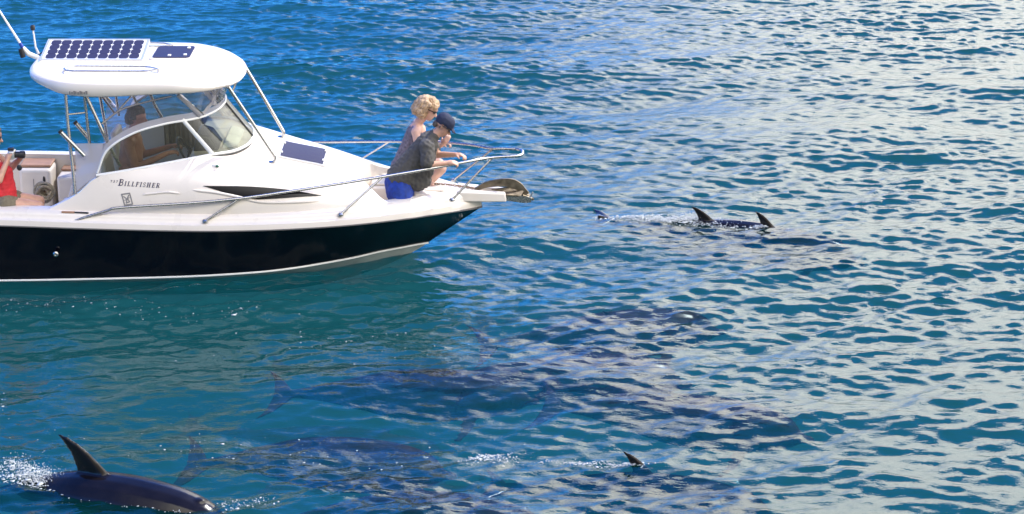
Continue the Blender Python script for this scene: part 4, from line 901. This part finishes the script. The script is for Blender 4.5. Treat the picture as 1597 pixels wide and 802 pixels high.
# ================================================================== dolphins
def dolphin_mesh(arch, fin, skin):
    L = 2.75
    sp = [(0, .018, 0), (.02, .034, 0), (.10, .045, .0), (.15, .075, .012), (.20, .125, .03), (.30, .175, .04), (.45, .215, .04), (.70, .255, .025), (1.0, .275, .01), (1.30, .265, 0), (1.6, .225, 0), (1.9, .165, .005), (2.2, .10, .01), (2.45, .058, .01), (2.6, .045, .01), (2.68, .03, .01)]
    s_, r_, o_ = zip(*sp); fr, fo = Pchip(s_, r_), Pchip(s_, o_)
    def spine(s):     # nose at +x, origin at the dorsal fin; arch lowers head and tail
        d = 1.28 - s; return d, -arch[0] * max(0, d) ** 2 - arch[1] * max(0, -d) ** 2
    V = []; ss = np.concatenate([np.linspace(0, .5, 16), np.linspace(.55, 2.68, 34)]); n = 20
    for s in ss:
        x, z = spine(s); r = float(fr(s)); o = float(fo(s)); side = .92 if s < 1.5 else .92 - .45 * min(1, (s - 1.5) / .9)
        V.append([(x, r * side * math.cos(a), z + o + r * math.sin(a)) for a in np.linspace(0, 2 * math.pi, n + 1)[:-1]])
    V = np.array(V); f = []
    for i in range(len(ss) - 1):
        for j in range(n): f.append((i * n + j, i * n + (j + 1) % n, (i + 1) * n + (j + 1) % n, (i + 1) * n + j))
    f.append(tuple(range(n))[::-1]); f.append(tuple((len(ss) - 1) * n + j for j in range(n)))
    g = G(); g.add(V.reshape(-1, 3), f)
    def foil(rows):      # rows: (lead point, trail point, half thickness, thickness dir)
        m = 14; R = []
        for (a, b, t, d) in rows:
            a = np.array(a, float); b = np.array(b, float); d = np.array(d, float); row = []
            for k in range(m):
                u = k / m; 
                if u < .5: q = u * 2; sg = 1
                else: q = 2 - u * 2; sg = -1
                th = t * 1.6 * (math.sqrt(q) - q) * 2.2 if 0 < q < 1 else 0
                row.append(a + (b - a) * q + d * th * sg)
            R.append(row)
        R = np.array(R); v = R.reshape(-1, 3); ff = []
        for i in range(len(R) - 1):
            for j in range(m): ff.append((i * m + j, i * m + (j + 1) % m, (i + 1) * m + (j + 1) % m, (i + 1) * m + j))
        ff.append(tuple(range(m))[::-1]); ff.append(tuple((len(R) - 1) * m + j for j in range(m))); g.add(v, ff)
    Y_ = (0, 1, 0); zf = .20; n0 = len(g.v)
    foil([((.30, 0, zf - .06), (-.14, 0, zf - .08), .05, Y_), ((.16, 0, zf + .07), (-.14, 0, zf + .05), .032, Y_), ((.08, 0, zf + .16), (-.15, 0, zf + .14), .026, Y_), ((.0, 0, zf + .25), (-.17, 0, zf + .22), .02, Y_), ((-.09, 0, zf + .325), (-.205, 0, zf + .295), .015, Y_), ((-.17, 0, zf + .37), (-.24, 0, zf + .35), .012, Y_), ((-.235, 0, zf + .388), (-.26, 0, zf + .38), .009, Y_)])
    for k in range(n0, len(g.v)): q = g.v[k]; g.v[k] = (q[0] * fin * 1.12 - .10 * fin * max(0, q[2] - zf), q[1], zf + (q[2] - zf) * fin)
    xt, ztl = spine(2.6)
    for s in (-1, 1):
        Z_ = (0, 0, 1)
        foil([((xt + .16, s * -.02, ztl), (xt - .10, s * -.02, ztl), .035, Z_), ((xt + .07, s * .12, ztl), (xt - .13, s * .12, ztl), .022, Z_), ((xt - .02, s * .24, ztl), (xt - .15, s * .24, ztl), .016, Z_), ((xt - .12, s * .33, ztl), (xt - .19, s * .33, ztl), .012, Z_), ((xt - .19, s * .375, ztl), (xt - .21, s * .375, ztl), .009, Z_)])
        xp, zp = spine(.68); d = (0, .5, .8)
        foil([((xp + .10, s * .16, zp - .10), (xp - .10, s * .16, zp - .10), .035, d), ((xp + .02, s * .30, zp - .20), (xp - .13, s * .30, zp - .20), .022, d), ((xp - .10, s * .40, zp - .27), (xp - .19, s * .40, zp - .27), .014, d), ((xp - .20, s * .44, zp - .30), (xp - .23, s * .44, zp - .30), .009, d)])
    # blowhole swelling
    xb, zb_ = spine(.36); g.add(ICO_V * np.array((.05, .035, .02)) + np.array((xb, 0, zb_ + .04 + float(fr(.36)) - .004)), ICO_F)
    o = blob('dolphin', [], skin, None, voxel=.0125, smooth=4, extra=(g.v, g.f))
    return o
protos = {}
def dolphin(loc, yaw, pitch, roll, arch, fin, label, scale=1.0):
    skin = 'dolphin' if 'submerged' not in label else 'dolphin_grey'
    key = (arch, fin, skin)
    if key not in protos:
        o = dolphin_mesh(arch, fin, skin); protos[key] = o.data
    else:
        o = bpy.data.objects.new('dolphin', protos[key]); COL.objects.link(o)
    o.location = loc; o.rotation_euler = (math.radians(roll), math.radians(pitch), math.radians(yaw)); o.scale = (scale,) * 3
    tag(o, label, 'dolphin', 'pod of dolphins around the boat'); return o
A2 = (.02, .04)
dolphin((-3.57, -6.70, -.15), -21, 1, 4, (.045, .16), .92, 'largest dolphin, arched dark back and tall fin at the lower left corner', 1.10)
dolphin((2.36, 1.45, -.235), -10, -1, 6, (.05, -.13), .66, 'dolphin by the bow with tail fluke and back breaking the surface', .95)
dolphin((3.05, 1.22, -.25), -14, 5, 0, A2, .66, 'dolphin ahead of the bow showing only its curved fin', .92)
dolphin((1.16, -6.15, -.37), -13, 3, 0, A2, .66, 'dolphin at bottom centre with small fin tip above the water', 1.0)
DEEP = -.34
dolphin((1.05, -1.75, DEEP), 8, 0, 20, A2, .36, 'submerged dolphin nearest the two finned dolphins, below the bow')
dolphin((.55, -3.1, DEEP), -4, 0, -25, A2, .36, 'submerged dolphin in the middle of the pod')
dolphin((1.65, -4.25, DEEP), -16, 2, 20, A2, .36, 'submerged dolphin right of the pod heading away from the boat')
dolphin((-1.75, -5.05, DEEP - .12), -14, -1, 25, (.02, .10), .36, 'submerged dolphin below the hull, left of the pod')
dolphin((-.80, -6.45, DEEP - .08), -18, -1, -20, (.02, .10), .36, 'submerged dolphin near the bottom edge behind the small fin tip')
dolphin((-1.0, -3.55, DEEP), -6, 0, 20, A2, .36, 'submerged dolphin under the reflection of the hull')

# ================================================================== splashes and sun-glint flecks
foam_glint_m = principled('foam_and_glint', (.55, .58, .58), .5)  # also colours the white blobs that stand in for sun glints
def splash(name, label, spots, seed):
    r = np.random.default_rng(seed); V = []; F = []; b = 0; fv = ICO1_V; ff = np.array(ICO1_F)
    for (x, y, sx, sy, ang, n, hmax, size) in spots:
        ca, sa = math.cos(math.radians(ang)), math.sin(math.radians(ang))
        for _ in range(n * 2):
            u, v = r.normal(0, .5, 2); px, py = x + u * sx * ca - v * sy * sa, y + u * sx * sa + v * sy * ca
            e = max(0, 1 - (u * u + v * v)); h = wh(px, py); z = h + abs(r.normal(0, .4)) * hmax * e
            s = size * .45 * r.lognormal(0, .5); air = z - h > .03
            sc3 = np.array((1, 1, 1)) * s * .55 if air else np.array((1.5, 1.0, .35)) * s
            jit = 1 + r.uniform(-.25, .25, (len(fv), 1))
            a = r.uniform(0, 6.28); R_ = np.array([[math.cos(a), -math.sin(a), 0], [math.sin(a), math.cos(a), 0], [0, 0, 1]])
            V.append((fv * jit * sc3) @ R_.T + np.array((px, py, z))); F.append(ff + b); b += len(fv)
    V = np.concatenate(V); F = np.concatenate(F)
    me = bpy.data.meshes.new(name); me.from_pydata(V.tolist(), [], F.tolist()); finish(me, foam_glint_m, True, None)
    o = bpy.data.objects.new(name, me); COL.objects.link(o); return tag(o, label, 'splash', None, 'stuff')
splash('splash_foam', 'white spray behind the fin of the largest dolphin', [(-3.98, -6.60, .36, .10, -12, 900, .16, .010), (-4.25, -6.40, .34, .14, -35, 500, .18, .009), (-3.3, -7.02, .8, .05, -20, 70, .02, .008), (-2.25, -7.05, .25, .15, 20, 70, .04, .008)], 11)
splash('splash_foam', 'white water along the dolphin with raised fluke', [(1.75, 1.5, .6, .12, -10, 700, .07, .012), (2.2, 1.5, .35, .12, 0, 500, .16, .012), (2.6, 1.35, .4, .15, -10, 250, .05, .012), (2.95, 1.2, .1, .1, 0, 80, .05, .010)], 12)
splash('splash_foam', 'white water trailing the small fin tip at bottom centre', [(.75, -6.08, .5, .07, -8, 200, .02, .007), (1.0, -6.12, .2, .06, -8, 80, .02, .007), (-.2, -5.95, .25, .12, 0, 150, .04, .009)], 13)
splash('glint_flecks', 'scattered white flecks standing in for sun glints below the hull', [(-5.0, -1.75, .9, .3, 0, 34, .0, .010), (-3.4, -2.0, 1.0, .35, 0, 26, .0, .010), (-5.0, -4.6, .5, .7, 0, 34, .0, .009), (-3.6, -5.6, 1.2, .5, 0, 20, .0, .008), (-1.6, -3.0, 1.2, .5, 0, 30, .0, .009), (-2.0, -5.8, 1.4, .5, 0, 26, .0, .008)], 15)  # small white blobs imitate sun sparkle on the ripples
